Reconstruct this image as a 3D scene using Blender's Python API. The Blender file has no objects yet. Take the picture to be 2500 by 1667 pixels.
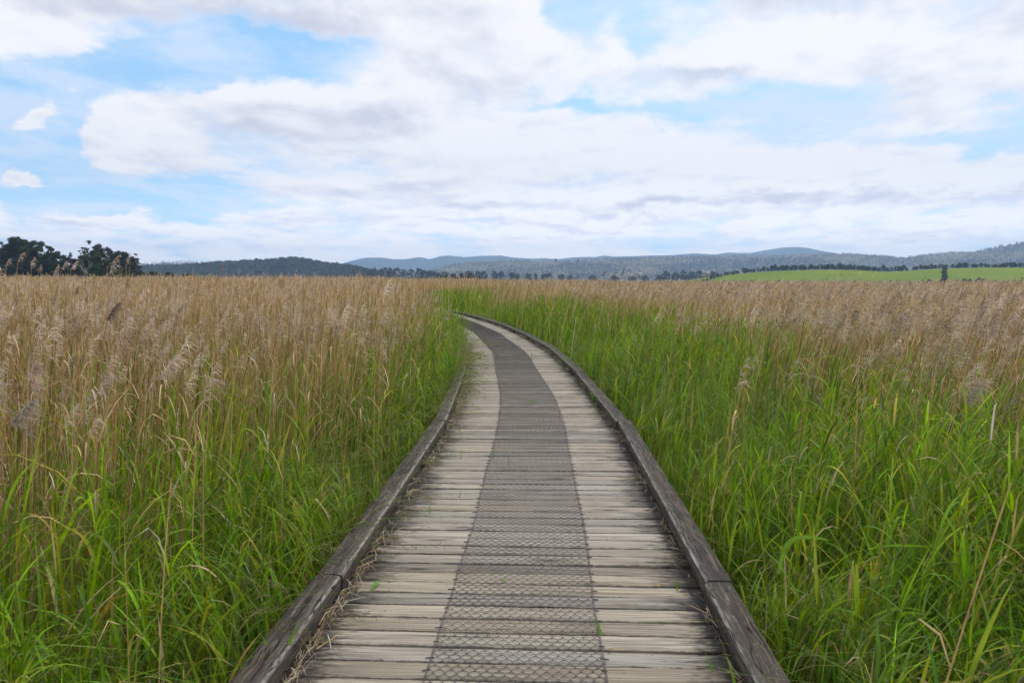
import bpy, math, random
import numpy as np
from mathutils import Vector

rng = np.random.default_rng(7)
random.seed(7)
scene = bpy.context.scene
COL = scene.collection
F = 1944.0            # focal length of the photo in its own pixels (2500 wide)
PITCH = math.atan(149.5 / F)
CAM_H = 1.6
GROUND = -0.45        # marsh floor, the deck top is z = 0


def at(px, py, z=0.0):
    """ground point seen at a photo pixel"""
    a = PITCH + math.atan((py - 833.5) / F)
    d = (CAM_H - z) / math.tan(a)
    zd = d * math.cos(PITCH) + (CAM_H - z) * math.sin(PITCH)
    return np.array(((px - 1250) / F * zd, d, z))


def far(px, py, Y):
    """point at distance Y seen at a photo pixel"""
    a = PITCH + math.atan((py - 833.5) / F)
    z = CAM_H - Y * math.tan(a)
    zd = Y * math.cos(PITCH) + (CAM_H - z) * math.sin(PITCH)
    return np.array(((px - 1250) / F * zd, Y, z))


def ss(a, b, x):
    t = np.clip((np.asarray(x, float) - a) / (b - a), 0, 1)
    return t * t * (3 - 2 * t)


_perm = rng.random((64, 64))


def vnoise(x, y):
    xi = np.floor(x).astype(int); yi = np.floor(y).astype(int)
    fx = x - xi; fy = y - yi
    fx = fx * fx * (3 - 2 * fx); fy = fy * fy * (3 - 2 * fy)
    g = lambda i, j: _perm[i % 64, j % 64]
    return (g(xi, yi) * (1 - fx) + g(xi + 1, yi) * fx) * (1 - fy) + (g(xi, yi + 1) * (1 - fx) + g(xi + 1, yi + 1) * fx) * fy


def fbm(x, y, o=3):
    s = 0; a = .5; tot = 0
    for k in range(o):
        s = s + a * vnoise(x * 2 ** k + 13.7 * k, y * 2 ** k + 7.1 * k); tot += a; a *= .5
    return s / tot


def norm(v):
    return v / np.maximum(np.linalg.norm(v, axis=-1, keepdims=True), 1e-9)


# ------------------------------------------------------------------ objects
def tag(o, label=None, cat=None, group=None, kind=None):
    if label: o['label'] = label
    if cat: o['category'] = cat
    if group: o['group'] = group
    if kind: o['kind'] = kind
    return o


def empty(name, loc=(0, 0, 0), rz=0.0):
    o = bpy.data.objects.new(name, None)
    o.empty_display_size = .2
    o.location = [float(c) for c in loc]; o.rotation_euler = (0, 0, rz)
    COL.objects.link(o)
    return o


def mesh(name, V, faces, mats, col=None, uvw=None, smooth=False, midx=None):
    """faces: list of (m,3) / (m,4) int arrays"""
    V = np.asarray(V, np.float32).reshape(-1, 3)
    faces = [np.asarray(f, np.int32) for f in faces if len(f)]
    me = bpy.data.meshes.new(name)
    me.vertices.add(len(V)); me.vertices.foreach_set('co', V.ravel())
    idx = np.concatenate([f.ravel() for f in faces])
    tot = np.concatenate([np.full(len(f), f.shape[1], np.int32) for f in faces])
    st = np.concatenate([[0], np.cumsum(tot)[:-1]]).astype(np.int32)
    me.loops.add(len(idx)); me.loops.foreach_set('vertex_index', idx)
    me.polygons.add(len(tot)); me.polygons.foreach_set('loop_start', st)
    try:
        me.polygons.foreach_set('loop_total', tot)
    except Exception:
        pass
    if smooth: me.polygons.foreach_set('use_smooth', np.ones(len(tot), bool))
    for m in (mats if isinstance(mats, (list, tuple)) else [mats]):
        me.materials.append(m)
    if midx is not None: me.polygons.foreach_set('material_index', np.asarray(midx, np.int32))
    if col is not None:
        c = np.ones((len(V), 4), np.float32); c[:, :3] = np.asarray(col).reshape(-1, 3)
        a = me.attributes.new('Col', 'FLOAT_COLOR', 'POINT'); a.data.foreach_set('color', c.ravel())
    if uvw is not None:
        a = me.attributes.new('uvw', 'FLOAT_VECTOR', 'POINT'); a.data.foreach_set('vector', np.asarray(uvw, np.float32).ravel())
    me.update(calc_edges=True)
    return me


def obj(name, me, parent=None):
    o = bpy.data.objects.new(name, me); COL.objects.link(o)
    if parent is not None: o.parent = parent
    return o


class Geo:
    """collects vertices, faces and colours"""
    def __init__(s): s.V = []; s.Q = []; s.T = []; s.C = []; s.U = []; s.n = 0
    def add(s, V, Q=None, T=None, C=None, U=None):
        V = np.asarray(V, float).reshape(-1, 3)
        if Q is not None and len(Q): s.Q.append(np.asarray(Q, np.int64) + s.n)
        if T is not None and len(T): s.T.append(np.asarray(T, np.int64) + s.n)
        s.V.append(V)
        c = np.ones((len(V), 3)) * .5 if C is None else np.broadcast_to(np.asarray(C, float), (len(V), 3)) if np.ndim(C) < 2 else np.asarray(C, float).reshape(-1, 3)
        s.C.append(c)
        s.U.append(np.zeros((len(V), 3)) if U is None else np.asarray(U, float).reshape(-1, 3))
        s.n += len(V)
    def build(s, name, mats, smooth=False):
        f = []
        if s.Q: f.append(np.concatenate(s.Q))
        if s.T: f.append(np.concatenate(s.T))
        return mesh(name, np.concatenate(s.V), f, mats, np.concatenate(s.C), np.concatenate(s.U), smooth)
    def ribbons(s, P, W, S, C):
        """P (N,K,3) centre lines, W (N,K) widths, S (N,3)/(N,K,3) side vectors, C (N,3)/(N,K,3)"""
        N, K = P.shape[:2]
        if not N: return
        if S.ndim == 2: S = S[:, None, :]
        if C.ndim == 2: C = np.repeat(C[:, None, :], K, 1)
        h = S * (W * .5)[..., None]
        V = np.stack([P - h, P + h], 2)
        i = (np.arange(N)[:, None] * K + np.arange(K - 1)) * 2
        Q = np.stack([i, i + 1, i + 3, i + 2], -1).reshape(-1, 4)
        s.add(V, Q=Q, C=np.repeat(C[:, :, None, :], 2, 2))
    def folded(s, P, W, S, Nn, C, fold):
        """ribbons with a keeled cross-section"""
        N, K = P.shape[:2]
        if not N: return
        if S.ndim == 2: S = S[:, None, :]
        if Nn.ndim == 2: Nn = Nn[:, None, :]
        if C.ndim == 2: C = np.repeat(C[:, None, :], K, 1)
        h = S * (W * .5)[..., None]
        m = P - Nn * (W * fold)[..., None]
        V = np.stack([P - h, m, P + h], 2)
        i = (np.arange(N)[:, None] * K + np.arange(K - 1)) * 3
        Q = np.concatenate([np.stack([i, i + 1, i + 4, i + 3], -1).reshape(-1, 4), np.stack([i + 1, i + 2, i + 5, i + 4], -1).reshape(-1, 4)])
        C3 = np.stack([C, C * np.array([1.18, 1.1, 1.25]), C], 2)
        s.add(V, Q=Q, C=C3)
    def tube(s, pts, rad, sides=6, C=(.5, .5, .5), cap=False, U=None):
        pts = np.asarray(pts, float); K = len(pts)
        rad = np.broadcast_to(np.asarray(rad, float), (K,))
        t = norm(np.gradient(pts, axis=0))
        ref = np.array((0, 0, 1.)) if abs(t[:, 2]).mean() < .8 else np.array((1., 0, 0))
        a = norm(np.cross(t, ref)); b = np.cross(t, a)
        ang = np.arange(sides) / sides * 2 * np.pi
        V = pts[:, None] + rad[:, None, None] * (a[:, None] * np.cos(ang)[None, :, None] + b[:, None] * np.sin(ang)[None, :, None])
        i = np.arange(K - 1)[:, None] * sides; j = np.arange(sides)
        Q = np.stack([i + j, i + (j + 1) % sides, i + sides + (j + 1) % sides, i + sides + j], -1).reshape(-1, 4)
        s.add(V, Q=Q, C=C)
    def segs(s, A, B, r, C, sides=3):
        """many straight wires"""
        N = len(A)
        t = norm(B - A); ref = np.zeros_like(t); ref[:, 2] = 1
        a = norm(np.cross(t, ref)); b = np.cross(t, a)
        r = np.broadcast_to(np.asarray(r, float), (N,))
        V = []
        for k in range(sides):
            an = math.pi / 2 + k / sides * 2 * math.pi
            o = (a * math.cos(an) + b * math.sin(an)) * r[:, None]
            V += [A + o, B + o]
        V = np.stack(V, 1)
        i = np.arange(N)[:, None] * sides * 2
        Q = []
        for k in range(sides):
            k2 = (k + 1) % sides
            Q.append(np.concatenate([i + 2 * k, i + 2 * k2, i + 2 * k2 + 1, i + 2 * k + 1], 1))
        s.add(V, Q=np.concatenate(Q), C=C)
    def box(s, M, C=(.5, .5, .5)):
        """M: 3x4: centre, half axes"""
        c, x, y, z = [np.asarray(v, float) for v in M]
        V = [c + sx * x + sy * y + sz * z for sz in (-1, 1) for sy in (-1, 1) for sx in (-1, 1)]
        s.add(V, Q=[(0, 2, 3, 1), (4, 5, 7, 6), (0, 1, 5, 4), (2, 6, 7, 3), (0, 4, 6, 2), (1, 3, 7, 5)], C=C)


# ------------------------------------------------------------------ materials
class NT:
    def __init__(s, nt): s.nt = nt
    def n(s, t, **kw):
        nd = s.nt.nodes.new(t)
        for k, v in kw.items(): setattr(nd, k, v)
        return nd
    def link(s, a, b): s.nt.links.new(a, b)
    def put(s, sock, v):
        if isinstance(v, bpy.types.NodeSocket): s.link(v, sock)
        elif v is not None:
            sock.default_value = v
    def m(s, op, a, b=None, c=None, clamp=False):
        nd = s.n('ShaderNodeMath', operation=op, use_clamp=clamp)
        s.put(nd.inputs[0], a)
        if b is not None: s.put(nd.inputs[1], b)
        if c is not None: s.put(nd.inputs[2], c)
        return nd.outputs[0]
    def vm(s, op, a, b=None, sc=None):
        nd = s.n('ShaderNodeVectorMath', operation=op)
        s.put(nd.inputs[0], a)
        if b is not None: s.put(nd.inputs[1], b)
        if sc is not None: s.put(nd.inputs['Scale'], sc)
        return nd.outputs[0]
    def comb(s, x, y, z):
        nd = s.n('ShaderNodeCombineXYZ')
        for i, v in enumerate((x, y, z)): s.put(nd.inputs[i], v)
        return nd.outputs[0]
    def sep(s, v):
        nd = s.n('ShaderNodeSeparateXYZ'); s.put(nd.inputs[0], v); return nd.outputs
    def noise(s, vec, scale=1, detail=4, rough=.5, dist=0, dim='3D'):
        nd = s.n('ShaderNodeTexNoise', noise_dimensions=dim)
        s.put(nd.inputs['Vector'], vec)
        nd.inputs['Scale'].default_value = scale; nd.inputs['Detail'].default_value = detail
        nd.inputs['Roughness'].default_value = rough; nd.inputs['Distortion'].default_value = dist
        return nd.outputs['Fac']
    def noise2(s, vec, scale=1, detail=4, rough=.5, dist=0): return s.noise(vec, scale, detail, rough, dist, '2D')
    def step(s, v, a, b, lo=0.0, hi=1.0):
        nd = s.n('ShaderNodeMapRange', interpolation_type='SMOOTHSTEP')
        s.put(nd.inputs[0], v)
        nd.inputs[1].default_value = a; nd.inputs[2].default_value = b; nd.inputs[3].default_value = lo; nd.inputs[4].default_value = hi
        return nd.outputs[0]
    def mix(s, f, a, b, blend='MIX'):
        nd = s.n('ShaderNodeMix', data_type='RGBA', blend_type=blend)
        s.put(nd.inputs['Factor'], f)
        for k, v in ((6, a), (7, b)):
            if isinstance(v, bpy.types.NodeSocket): s.link(v, nd.inputs[k])
            else: nd.inputs[k].default_value = (*v, 1)
        return nd.outputs[2]
    def attr(s, name):
        return s.n('ShaderNodeAttribute', attribute_name=name).outputs


def new_mat(name):
    m = bpy.data.materials.new(name); m.use_nodes = True
    m.node_tree.nodes.clear()
    t = NT(m.node_tree); out = t.n('ShaderNodeOutputMaterial')
    return m, t, out


def principled(t, out, col, rough=.7, spec=.3, bump=None, bstr=.3, bdist=.01):
    p = t.n('ShaderNodeBsdfPrincipled')
    if isinstance(col, bpy.types.NodeSocket): t.link(col, p.inputs['Base Color'])
    else: p.inputs['Base Color'].default_value = (*col, 1)
    t.put(p.inputs['Roughness'], rough); p.inputs['Specular IOR Level'].default_value = spec
    if bump is not None:
        b = t.n('ShaderNodeBump'); b.inputs['Strength'].default_value = bstr; b.inputs['Distance'].default_value = bdist
        t.link(bump, b.inputs['Height']); t.link(b.outputs[0], p.inputs['Normal'])
    t.link(p.outputs[0], out.inputs[0])
    return p


def leaf_mat(name, trans=.35, rough=.5, spec=.3, warm=(1., 1.1, .55), mottle=.25, mscale=9):
    """blades: colour carried by each blade, thin and translucent"""
    m, t, out = new_mat(name)
    c = t.attr('Col')['Color']
    pos = t.n('ShaderNodeNewGeometry').outputs['Position']
    nz = t.noise(pos, mscale, 2, .6)
    k = t.step(nz, .25, .75, 1 - mottle, 1 + mottle)
    c2 = t.vm('SCALE', c, sc=k)
    p = t.n('ShaderNodeBsdfPrincipled'); t.link(c2, p.inputs['Base Color'])
    p.inputs['Roughness'].default_value = rough; p.inputs['Specular IOR Level'].default_value = spec
    tr = t.n('ShaderNodeBsdfTranslucent'); t.link(t.vm('MULTIPLY', c2, warm), tr.inputs[0])
    mx = t.n('ShaderNodeMixShader'); mx.inputs[0].default_value = trans
    t.link(p.outputs[0], mx.inputs[1]); t.link(tr.outputs[0], mx.inputs[2]); t.link(mx.outputs[0], out.inputs[0])
    return m


M_dry = leaf_mat('dry_reed', .22, .6, .25, (1.05, .95, .75), .2)
M_plume = leaf_mat('plume', .35, .8, .1, (1, .95, .9), .2, 14)
M_green = leaf_mat('green_blade', .42, .5, .22, (1.15, 1.2, .3), .22)
M_tree = leaf_mat('tree_leaf', .2, .6, .25, (1.1, 1.1, .6), .3, .5)


def attr_mat(name, rough=.8, scale=6, amt=.3, bump=.0):
    m, t, out = new_mat(name)
    c = t.attr('Col')['Color']
    pos = t.n('ShaderNodeNewGeometry').outputs['Position']
    nz = t.noise(pos, scale, 5, .6)
    c2 = t.vm('SCALE', c, sc=t.step(nz, .25, .75, 1 - amt, 1 + amt))
    principled(t, out, c2, rough, .25, nz if bump else None, bump)
    return m


M_bark = attr_mat('bark', .9, 2.5, .4)
M_paint = attr_mat('painted_wall', .7, .8, .1)
M_wire = attr_mat('galvanised_wire', .55, 40, .35)
M_feather = attr_mat('feather', .7, 20, .2)


def wood_deck():
    m, t, out = new_mat('weathered_deck_timber')
    uvw = t.attr('uvw')['Vector']; u, v, w = t.sep(uvw)      # u across the path, v across one plank, w a number per plank
    col = t.attr('Col')['Color']; r1, r2, r3 = t.sep(col)
    off = t.m('MULTIPLY', w, 37.3)
    # knots: sparse cells along the plank, the grain bends round them
    kv = t.n('ShaderNodeTexVoronoi', feature='F1')
    t.link(t.comb(t.m('ADD', t.m('MULTIPLY', u, 2.3), off), t.m('MULTIPLY', v, 8.5), off), kv.inputs['Vector'])
    kv.inputs['Scale'].default_value = 1.0; kv.inputs['Randomness'].default_value = 1
    kd = kv.outputs['Distance']; kc = t.sep(kv.outputs['Color'])[0]
    has = t.m('GREATER_THAN', kc, .66)
    knot = t.m('MULTIPLY', t.step(kd, .20, .03), has)
    halo = t.m('MULTIPLY', t.step(kd, .5, .1), has)
    bend = t.m('MULTIPLY', halo, .022)
    wob = t.m('MULTIPLY', t.m('SUBTRACT', t.noise(t.comb(t.m('ADD', t.m('MULTIPLY', u, 1.6), off), t.m('MULTIPLY', v, 5), off), 1, 2), .5), .035)
    vv = t.m('ADD', t.m('ADD', v, bend), wob)
    g1 = t.noise(t.comb(t.m('ADD', t.m('MULTIPLY', u, 1.7), off), t.m('MULTIPLY', vv, 95), off), 1, 5, .62)
    g2 = t.noise(t.comb(t.m('ADD', t.m('MULTIPLY', u, .9), off), t.m('MULTIPLY', vv, 26), off), 1, 3, .55)
    g3 = t.noise(t.comb(t.m('ADD', t.m('MULTIPLY', u, 2.6), off), t.m('MULTIPLY', vv, 130), off), 1, 4, .6)
    blot = t.noise(t.comb(t.m('ADD', t.m('MULTIPLY', u, 3.5), off), t.m('MULTIPLY', v, 9), off), 1, 4, .6)
    grey = t.mix(t.step(g1, .3, .7), (.22, .20, .172), (.53, .495, .44))
    tan = t.mix(t.step(g1, .3, .7), (.27, .205, .135), (.60, .50, .36))
    c = t.mix(t.m('ADD', t.m('MULTIPLY', r1, .5), t.step(g2, .35, .7, 0, .4), clamp=True), grey, tan)
    c = t.mix(t.step(g2, .60, .76, 0, .35), c, (.19, .165, .14))
    c = t.mix(t.step(blot, .6, .8, 0, .35), c, (.21, .19, .165))
    c = t.mix(t.m('MULTIPLY', t.step(g3, .61, .665), .85), c, (.05, .04, .033))       # hair cracks
    ck = t.noise(t.comb(t.m('ADD', t.m('MULTIPLY', u, .8), off), t.m('MULTIPLY', vv, 60), t.m('ADD', off, 9.)), 1, 2, .5)
    c = t.mix(t.step(ck, .67, .71, 0, .9), c, (.03, .025, .02))                        # long checks
    c = t.mix(t.m('MULTIPLY', halo, .35), c, (.22, .16, .11))
    ring = t.m('SINE', t.m('MULTIPLY', kd, 95.))
    c = t.mix(t.m('MULTIPLY', t.m('MULTIPLY', halo, t.step(ring, .2, .9)), .5), c, (.10, .075, .055))
    c = t.mix(t.m('MULTIPLY', knot, .8), c, (.055, .04, .03))
    c = t.vm('SCALE', c, sc=t.m('ADD', .555, t.m('MULTIPLY', r2, .34)))
    # dirt worked into the arrises of each plank
    em = t.m('MINIMUM', v, t.m('SUBTRACT', .1335, v))
    en = t.noise(t.comb(t.m('MULTIPLY', u, 14), off, off), 1, 4, .7)
    c = t.mix(t.m('MULTIPLY', t.step(t.m('SUBTRACT', em, t.m('MULTIPLY', t.m('SUBTRACT', en, .48), .036)), .0042, .0006), .55), c, (.035, .028, .022))
    # black algae stain creeping in from the kerbs
    d = t.m('SUBTRACT', .93, t.m('ABSOLUTE', u))
    sn = t.noise(t.comb(t.m('MULTIPLY', u, 9), t.m('ADD', t.m('MULTIPLY', v, 38), off), t.m('MULTIPLY', w, 11.)), 1, 5, .7)
    dd = t.m('ADD', d, t.m('MULTIPLY', t.m('SUBTRACT', sn, .55), .55))
    reach = t.m('MULTIPLY', t.m('ADD', .6, r3), 1.0)
    st = t.step(t.m('DIVIDE', dd, reach), .19, .02)
    c = t.mix(t.m('MULTIPLY', st, .93), c, (.022, .018, .016))
    sp = t.noise(t.comb(t.m('MULTIPLY', u, 30), t.m('ADD', t.m('MULTIPLY', v, 40), off), off), 1, 2, .5)
    c = t.mix(t.m('MULTIPLY', t.step(sp, .70, .74), .7), c, (.05, .042, .036))
    bumph = t.m('ADD', t.m('MULTIPLY', g1, .6), t.m('ADD', t.m('MULTIPLY', g3, -.5), t.m('MULTIPLY', t.step(ck, .67, .71), -1.2)))
    principled(t, out, c, .78, .25, bumph, .55, .006)
    return m


def wood_kerb():
    m, t, out = new_mat('dark_weathered_kerb_timber')
    uvw = t.attr('uvw')['Vector']; u, v, w = t.sep(uvw)       # u along the beam, v round the section
    wear = t.sep(t.attr('Col')['Color'])[0]
    off = t.m('MULTIPLY', w, 23.7)
    wob = t.m('MULTIPLY', t.m('SUBTRACT', t.noise(t.comb(t.m('MULTIPLY', u, 2.4), t.m('MULTIPLY', v, 6), off), 1, 2), .5), .05)
    vv = t.m('ADD', v, wob)
    g1 = t.noise(t.comb(t.m('MULTIPLY', u, 3.2), t.m('MULTIPLY', vv, 90), off), 1, 6, .65)
    g2 = t.noise(t.comb(t.m('MULTIPLY', u, 4.5), t.m('MULTIPLY', vv, 22), off), 1, 5, .65)
    pt = t.noise(t.comb(t.m('MULTIPLY', u, 9), t.m('MULTIPLY', vv, 34), off), 1, 5, .7)
    c = t.mix(t.step(g1, .35, .68), (.028, .022, .017), (.14, .113, .088))
    c = t.mix(t.step(g2, .42, .62), c, (.045, .036, .032))
    c = t.mix(t.m('MULTIPLY', t.step(pt, .58, .68), .6), c, (.25, .23, .205))            # pale lichen and bare fibres
    ck = t.noise(t.comb(t.m('MULTIPLY', u, 1.1), t.m('MULTIPLY', vv, 26), t.m('ADD', off, 5.)), 1, 3, .55)
    crack = t.step(t.m('ABSOLUTE', t.m('SUBTRACT', ck, .52)), .014, .004)
    ww = t.m('MULTIPLY', wear, t.step(t.noise(t.comb(t.m('MULTIPLY', u, 14), t.m('MULTIPLY', v, 60), off), 1, 4, .7), .3, .6))
    c = t.mix(t.m('MULTIPLY', ww, .85), c, (.40, .37, .33))
    c = t.mix(t.m('MULTIPLY', crack, .92), c, (.008, .007, .006))
    principled(t, out, c, .82, .25, t.m('ADD', t.m('MULTIPLY', g1, .8), t.m('MULTIPLY', crack, -2.)), .7, .006)
    return m


M_deck, M_kerb = wood_deck(), wood_kerb()

# ------------------------------------------------------------------ the line of the boardwalk
CP = np.array([(-.42, -5.5), (-.3, -3), (-.2, -1), (-.1, 1), (0, 3.1), (.105, 5.1), (.185, 7.2), (.215, 8.8), (.20, 10.9), (.14, 12.9), (.02, 15.8), (-.09, 17.9), (-.36, 20.5),
               (-.74, 23.9), (-1.5, 28.7), (-2.5, 33.6), (-3.3, 37.2), (-4.5, 42), (-5.8, 46.5), (-6.7, 51), (-6.5, 56), (-5., 61), (-2.5, 66), (.5, 71), (5, 76)])
_tt = np.concatenate([[0], np.cumsum(np.linalg.norm(np.diff(CP, axis=0), axis=1))])
_s = np.arange(0, _tt[-1], .02)
_c = np.stack([np.interp(_s, _tt, CP[:, 0]), np.interp(_s, _tt, CP[:, 1])], 1)
_k = np.hanning(141); _k /= _k.sum()
_pad = np.concatenate([np.repeat(_c[:1], 70, 0), _c, np.repeat(_c[-1:], 70, 0)])
_c = np.stack([np.convolve(_pad[:, i], _k, 'valid') for i in (0, 1)], 1)
_arc = np.concatenate([[0], np.cumsum(np.linalg.norm(np.diff(_c, axis=0), axis=1))])
_tan = norm(np.gradient(_c, axis=0)); _nor = np.stack([_tan[:, 1], -_tan[:, 0]], 1)   # to the right


def path(s, lat=0.0, z=0.0):
    s = np.asarray(s, float)
    x = np.interp(s, _arc, _c[:, 0]); y = np.interp(s, _arc, _c[:, 1])
    nx = np.interp(s, _arc, _nor[:, 0]); ny = np.interp(s, _arc, _nor[:, 1])
    lat = np.asarray(lat, float); z = np.asarray(z, float)
    x, y, z = np.broadcast_arrays(x + nx * lat, y + ny * lat, z + 0 * x)
    return np.stack([x, y, z], -1)


_cs = _c[::12]; _ns = _nor[::12]; _as = _arc[::12]


def lateral(x, y):
    """signed distance from the centre line (right positive) and the distance along it"""
    lat = np.empty(len(x)); arc = np.empty(len(x))
    for i in range(0, len(x), 20000):
        a = x[i:i + 20000].astype(np.float32); b = y[i:i + 20000].astype(np.float32)
        d2 = (a[:, None] - _cs[None, :, 0].astype(np.float32)) ** 2 + (b[:, None] - _cs[None, :, 1].astype(np.float32)) ** 2
        j = d2.argmin(1)
        sgn = np.sign((a - _cs[j, 0]) * _ns[j, 0] + (b - _cs[j, 1]) * _ns[j, 1])
        lat[i:i + 20000] = np.sqrt(d2[np.arange(len(a)), j]) * np.where(sgn == 0, 1, sgn); arc[i:i + 20000] = _as[j]
    return lat, arc


def arc_at_y(y):
    return float(np.interp(y, _c[:3600, 1], _arc[:3600]))


HALF, KW = .91, .135
OUT = HALF + KW

# ------------------------------------------------------------------ boardwalk
board = empty('boardwalk', path(0.0))
tag(board, 'weathered timber boardwalk curving away to the left between the reed beds', 'boardwalk', kind='structure')
BI = Vector(board.location)


def local(me_obj):
    """child of the boardwalk whose mesh is in world coordinates"""
    me_obj.matrix_parent_inverse.identity()
    me_obj.location = -BI
    return me_obj


PITCH_P = .147
g = Geo()
npl = int((_arc[-1] - .5) / PITCH_P)
for i in range(npl):
    gap = .009 + .006 * random.random() + (.007 if random.random() < .12 else 0)
    s0 = i * PITCH_P; s1 = s0 + PITCH_P - gap
    nseg = 26 if s0 < 26 else 10
    l0 = -HALF - .10 - .02 * random.random(); l1 = HALF + .10 + .02 * random.random()
    ls = np.linspace(l0, l1, nseg + 1)
    zt = random.gauss(0, .0022); tilt = random.gauss(0, .002); ph = random.random() * 9
    wav0 = .0016 * np.sin(ls * 5 + ph) + .0012 * rng.standard_normal(nseg + 1)
    wav1 = .0016 * np.sin(ls * 4.3 + ph * 2) + .0012 * rng.standard_normal(nseg + 1)
    b = .0045
    prof = [(s0 + wav0, -.042, 0.), (s0 + wav0, -b, .0), (s0 + b + wav0, 0, b), ((s0 + s1) / 2 + 0 * ls, .0008, (s1 - s0) / 2), (s1 - b + wav1, 0, s1 - s0 - b), (s1 + wav1, -b, s1 - s0), (s1 + wav1, -.042, s1 - s0)]
    rows = []; uv = []
    for k, (sv, z, v) in enumerate(prof):
        zz = z + zt + tilt * ls + .0006 * rng.standard_normal(nseg + 1) * (z > -.03)
        rows.append(path(sv, ls, zz)); uv.append(np.stack([ls, np.full_like(ls, v), np.full_like(ls, i % 97 + .37)], -1))
    V = np.stack(rows); n = nseg + 1
    a = (np.arange(len(prof) - 1)[:, None] * n + np.arange(nseg)).ravel()
    Q = np.stack([a, a + 1, a + n + 1, a + n], -1)
    end = [(0, n, 6 * n, 6 * n), ]
    g.add(V, Q=Q[:, ::-1], C=np.array((random.random(), min(1, max(0, random.gauss(.5, .27))), random.random())), U=np.stack(uv))
deck = local(obj('deck', g.build('deck', M_deck), board))

# kerb beams: 4.5 m lengths butted end to end on spacer blocks
J = [0.0] + [arc_at_y(v) for v in (-.6, 3.9, 8.4, 12.87, 17.5, 22, 26.5, 31, 35.6)]
while J[-1] < _arc[-1] - 5: J.append(J[-1] + 4.5)
for side in (1, -1):
    for a, b in zip(J[:-1], J[1:]):
        a2, b2 = a + .006, b - .006
        jog = random.gauss(0, .010); jz = random.gauss(0, .004)
        nL = 60 if a < 24 else 14
        sv = np.linspace(a2, b2, nL)
        c0 = path(a2, side * (HALF + jog)); c1 = path(b2, side * (HALF + random.gauss(0, .010)))
        m0 = path((a2 + b2) / 2, side * HALF)
        tt = np.linspace(0, 1, nL)[:, None]
        base = c0 * (1 - tt) + c1 * tt                      # the beam follows the bend only loosely
        base = base * .85 + path(sv, side * HALF) * .15
        base[:, 2] = 0
        tv = norm(np.gradient(base, axis=0)); nv = np.stack([tv[:, 1], -tv[:, 0], 0 * tv[:, 0]], -1) * side   # outwards
        ch = .016
        KH = .108
        sec = [(0, .028), (0, .05), (0, KH - ch), (ch * .45, KH - ch * .35), (ch, KH), (KW * .4, KH + .0015), (KW * .75, KH + .001), (KW - .007, KH), (KW, KH - .007), (KW, .028)]
        per = np.concatenate([[0], np.cumsum([math.dist(sec[k], sec[k + 1]) for k in range(len(sec) - 1)])])
        rows = []; uv = []; wr = []
        for k, (o, z) in enumerate(sec):
            nz = (fbm(sv * 9 + k * 3.1, np.full(nL, k * 1.7 + side), 3) - .5) * (.014 if 2 <= k <= 4 else .006)
            chip = -np.clip(fbm(sv * 2.3 + 5 * side, np.full(nL, 3.3), 2) - .66, 0, 1) * .10 * (k in (3, 4))
            rows.append(base + nv * (o + nz * .6 - chip * .5)[:, None] + np.array([0, 0, 1.]) * (z + jz + nz * .5 + chip)[:, None])
            uv.append(np.stack([sv, np.full(nL, per[k] * 1.0), np.full(nL, a * 1.31 + side)], -1))
            wr.append(np.full((nL, 3), {3: 1., 4: .2, 8: .3}.get(k, 0.)))
        V = np.stack(rows); n = nL
        ia = (np.arange(len(sec) - 1)[:, None] * n + np.arange(nL - 1)).ravel()
        Q = np.stack([ia, ia + 1, ia + n + 1, ia + n], -1)
        g = Geo(); g.add(V, Q=Q if side > 0 else Q[:, ::-1], C=np.stack(wr), U=np.stack(uv))
        K = len(sec)
        f = []
        for e in (0, nL - 1):
            ring = V[:, e]; f.append(ring)
        for e, ring in zip((0, 1), f):
            cen = ring.mean(0)[None]
            T = [(K, k, k + 1) for k in range(K - 1)] + [(K, K - 1, 0)]
            g.add(np.concatenate([ring, cen]), T=T, C=(0.1, 0, 0), U=np.concatenate([uv[0][:1] + np.array([0, v, 0]) for v in list(per) + [.06]]))
        # spacer blocks carrying this beam
        for q in np.arange(a2 + .35, b2 - .2, 1.25):
            p = path(q, side * (HALF + KW / 2), .014); tq = path(q + .05, side * (HALF + KW / 2), .014) - p
            tq = tq / np.linalg.norm(tq); nq = np.array([tq[1], -tq[0], 0])
            g.box((p, tq * .06, nq * (KW / 2 - .012), np.array([0, 0, .0175])), C=(0, 0, 0))
        local(obj('kerb_beam', g.build('kerb_beam', M_kerb), board))

# bearers and posts under the deck
g = Geo()
for lat in (-.8, 0, .8):
    sv = np.arange(0, _arc[-1], .8)
    P = path(sv, lat, -.10)
    g.tube(P, .055, 4, C=(.1, .085, .07))
local(obj('bearer', g.build('bearer', M_bark), board))
g = Geo()
for j in J:
    for lat in (-.8, .8):
        p = path(j, lat)
        g.tube([p + (0, 0, -.9), p + (0, 0, -.12)], .06, 8, C=(.1, .085, .07))
local(obj('post', g.build('post', M_bark), board))

# chicken wire stapled down the middle
MW = .72; CW = .048; PR = .0355; TW = .013
g = Geo()
s_end = _arc[-1] - 1
rows = np.arange(int(s_end / PR))
ncol = int(MW / CW)


def wz(s, l):
    return .0045 + .004 * fbm(s * 3.1, l * 5 + 9, 2) + .012 * np.clip(fbm(s * .9 + 4, l * 2.3, 2) - .62, 0, 1)


def wp(s, l):
    l2 = l + (fbm(s * 2.2, l * 3, 2) - .5) * .022 + .012 * np.sin(s * .9)
    s2 = s + (fbm(s * 2.6 + 40, l * 3, 2) - .5) * .024
    return path(s2, l2, wz(s2, l2))


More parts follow.
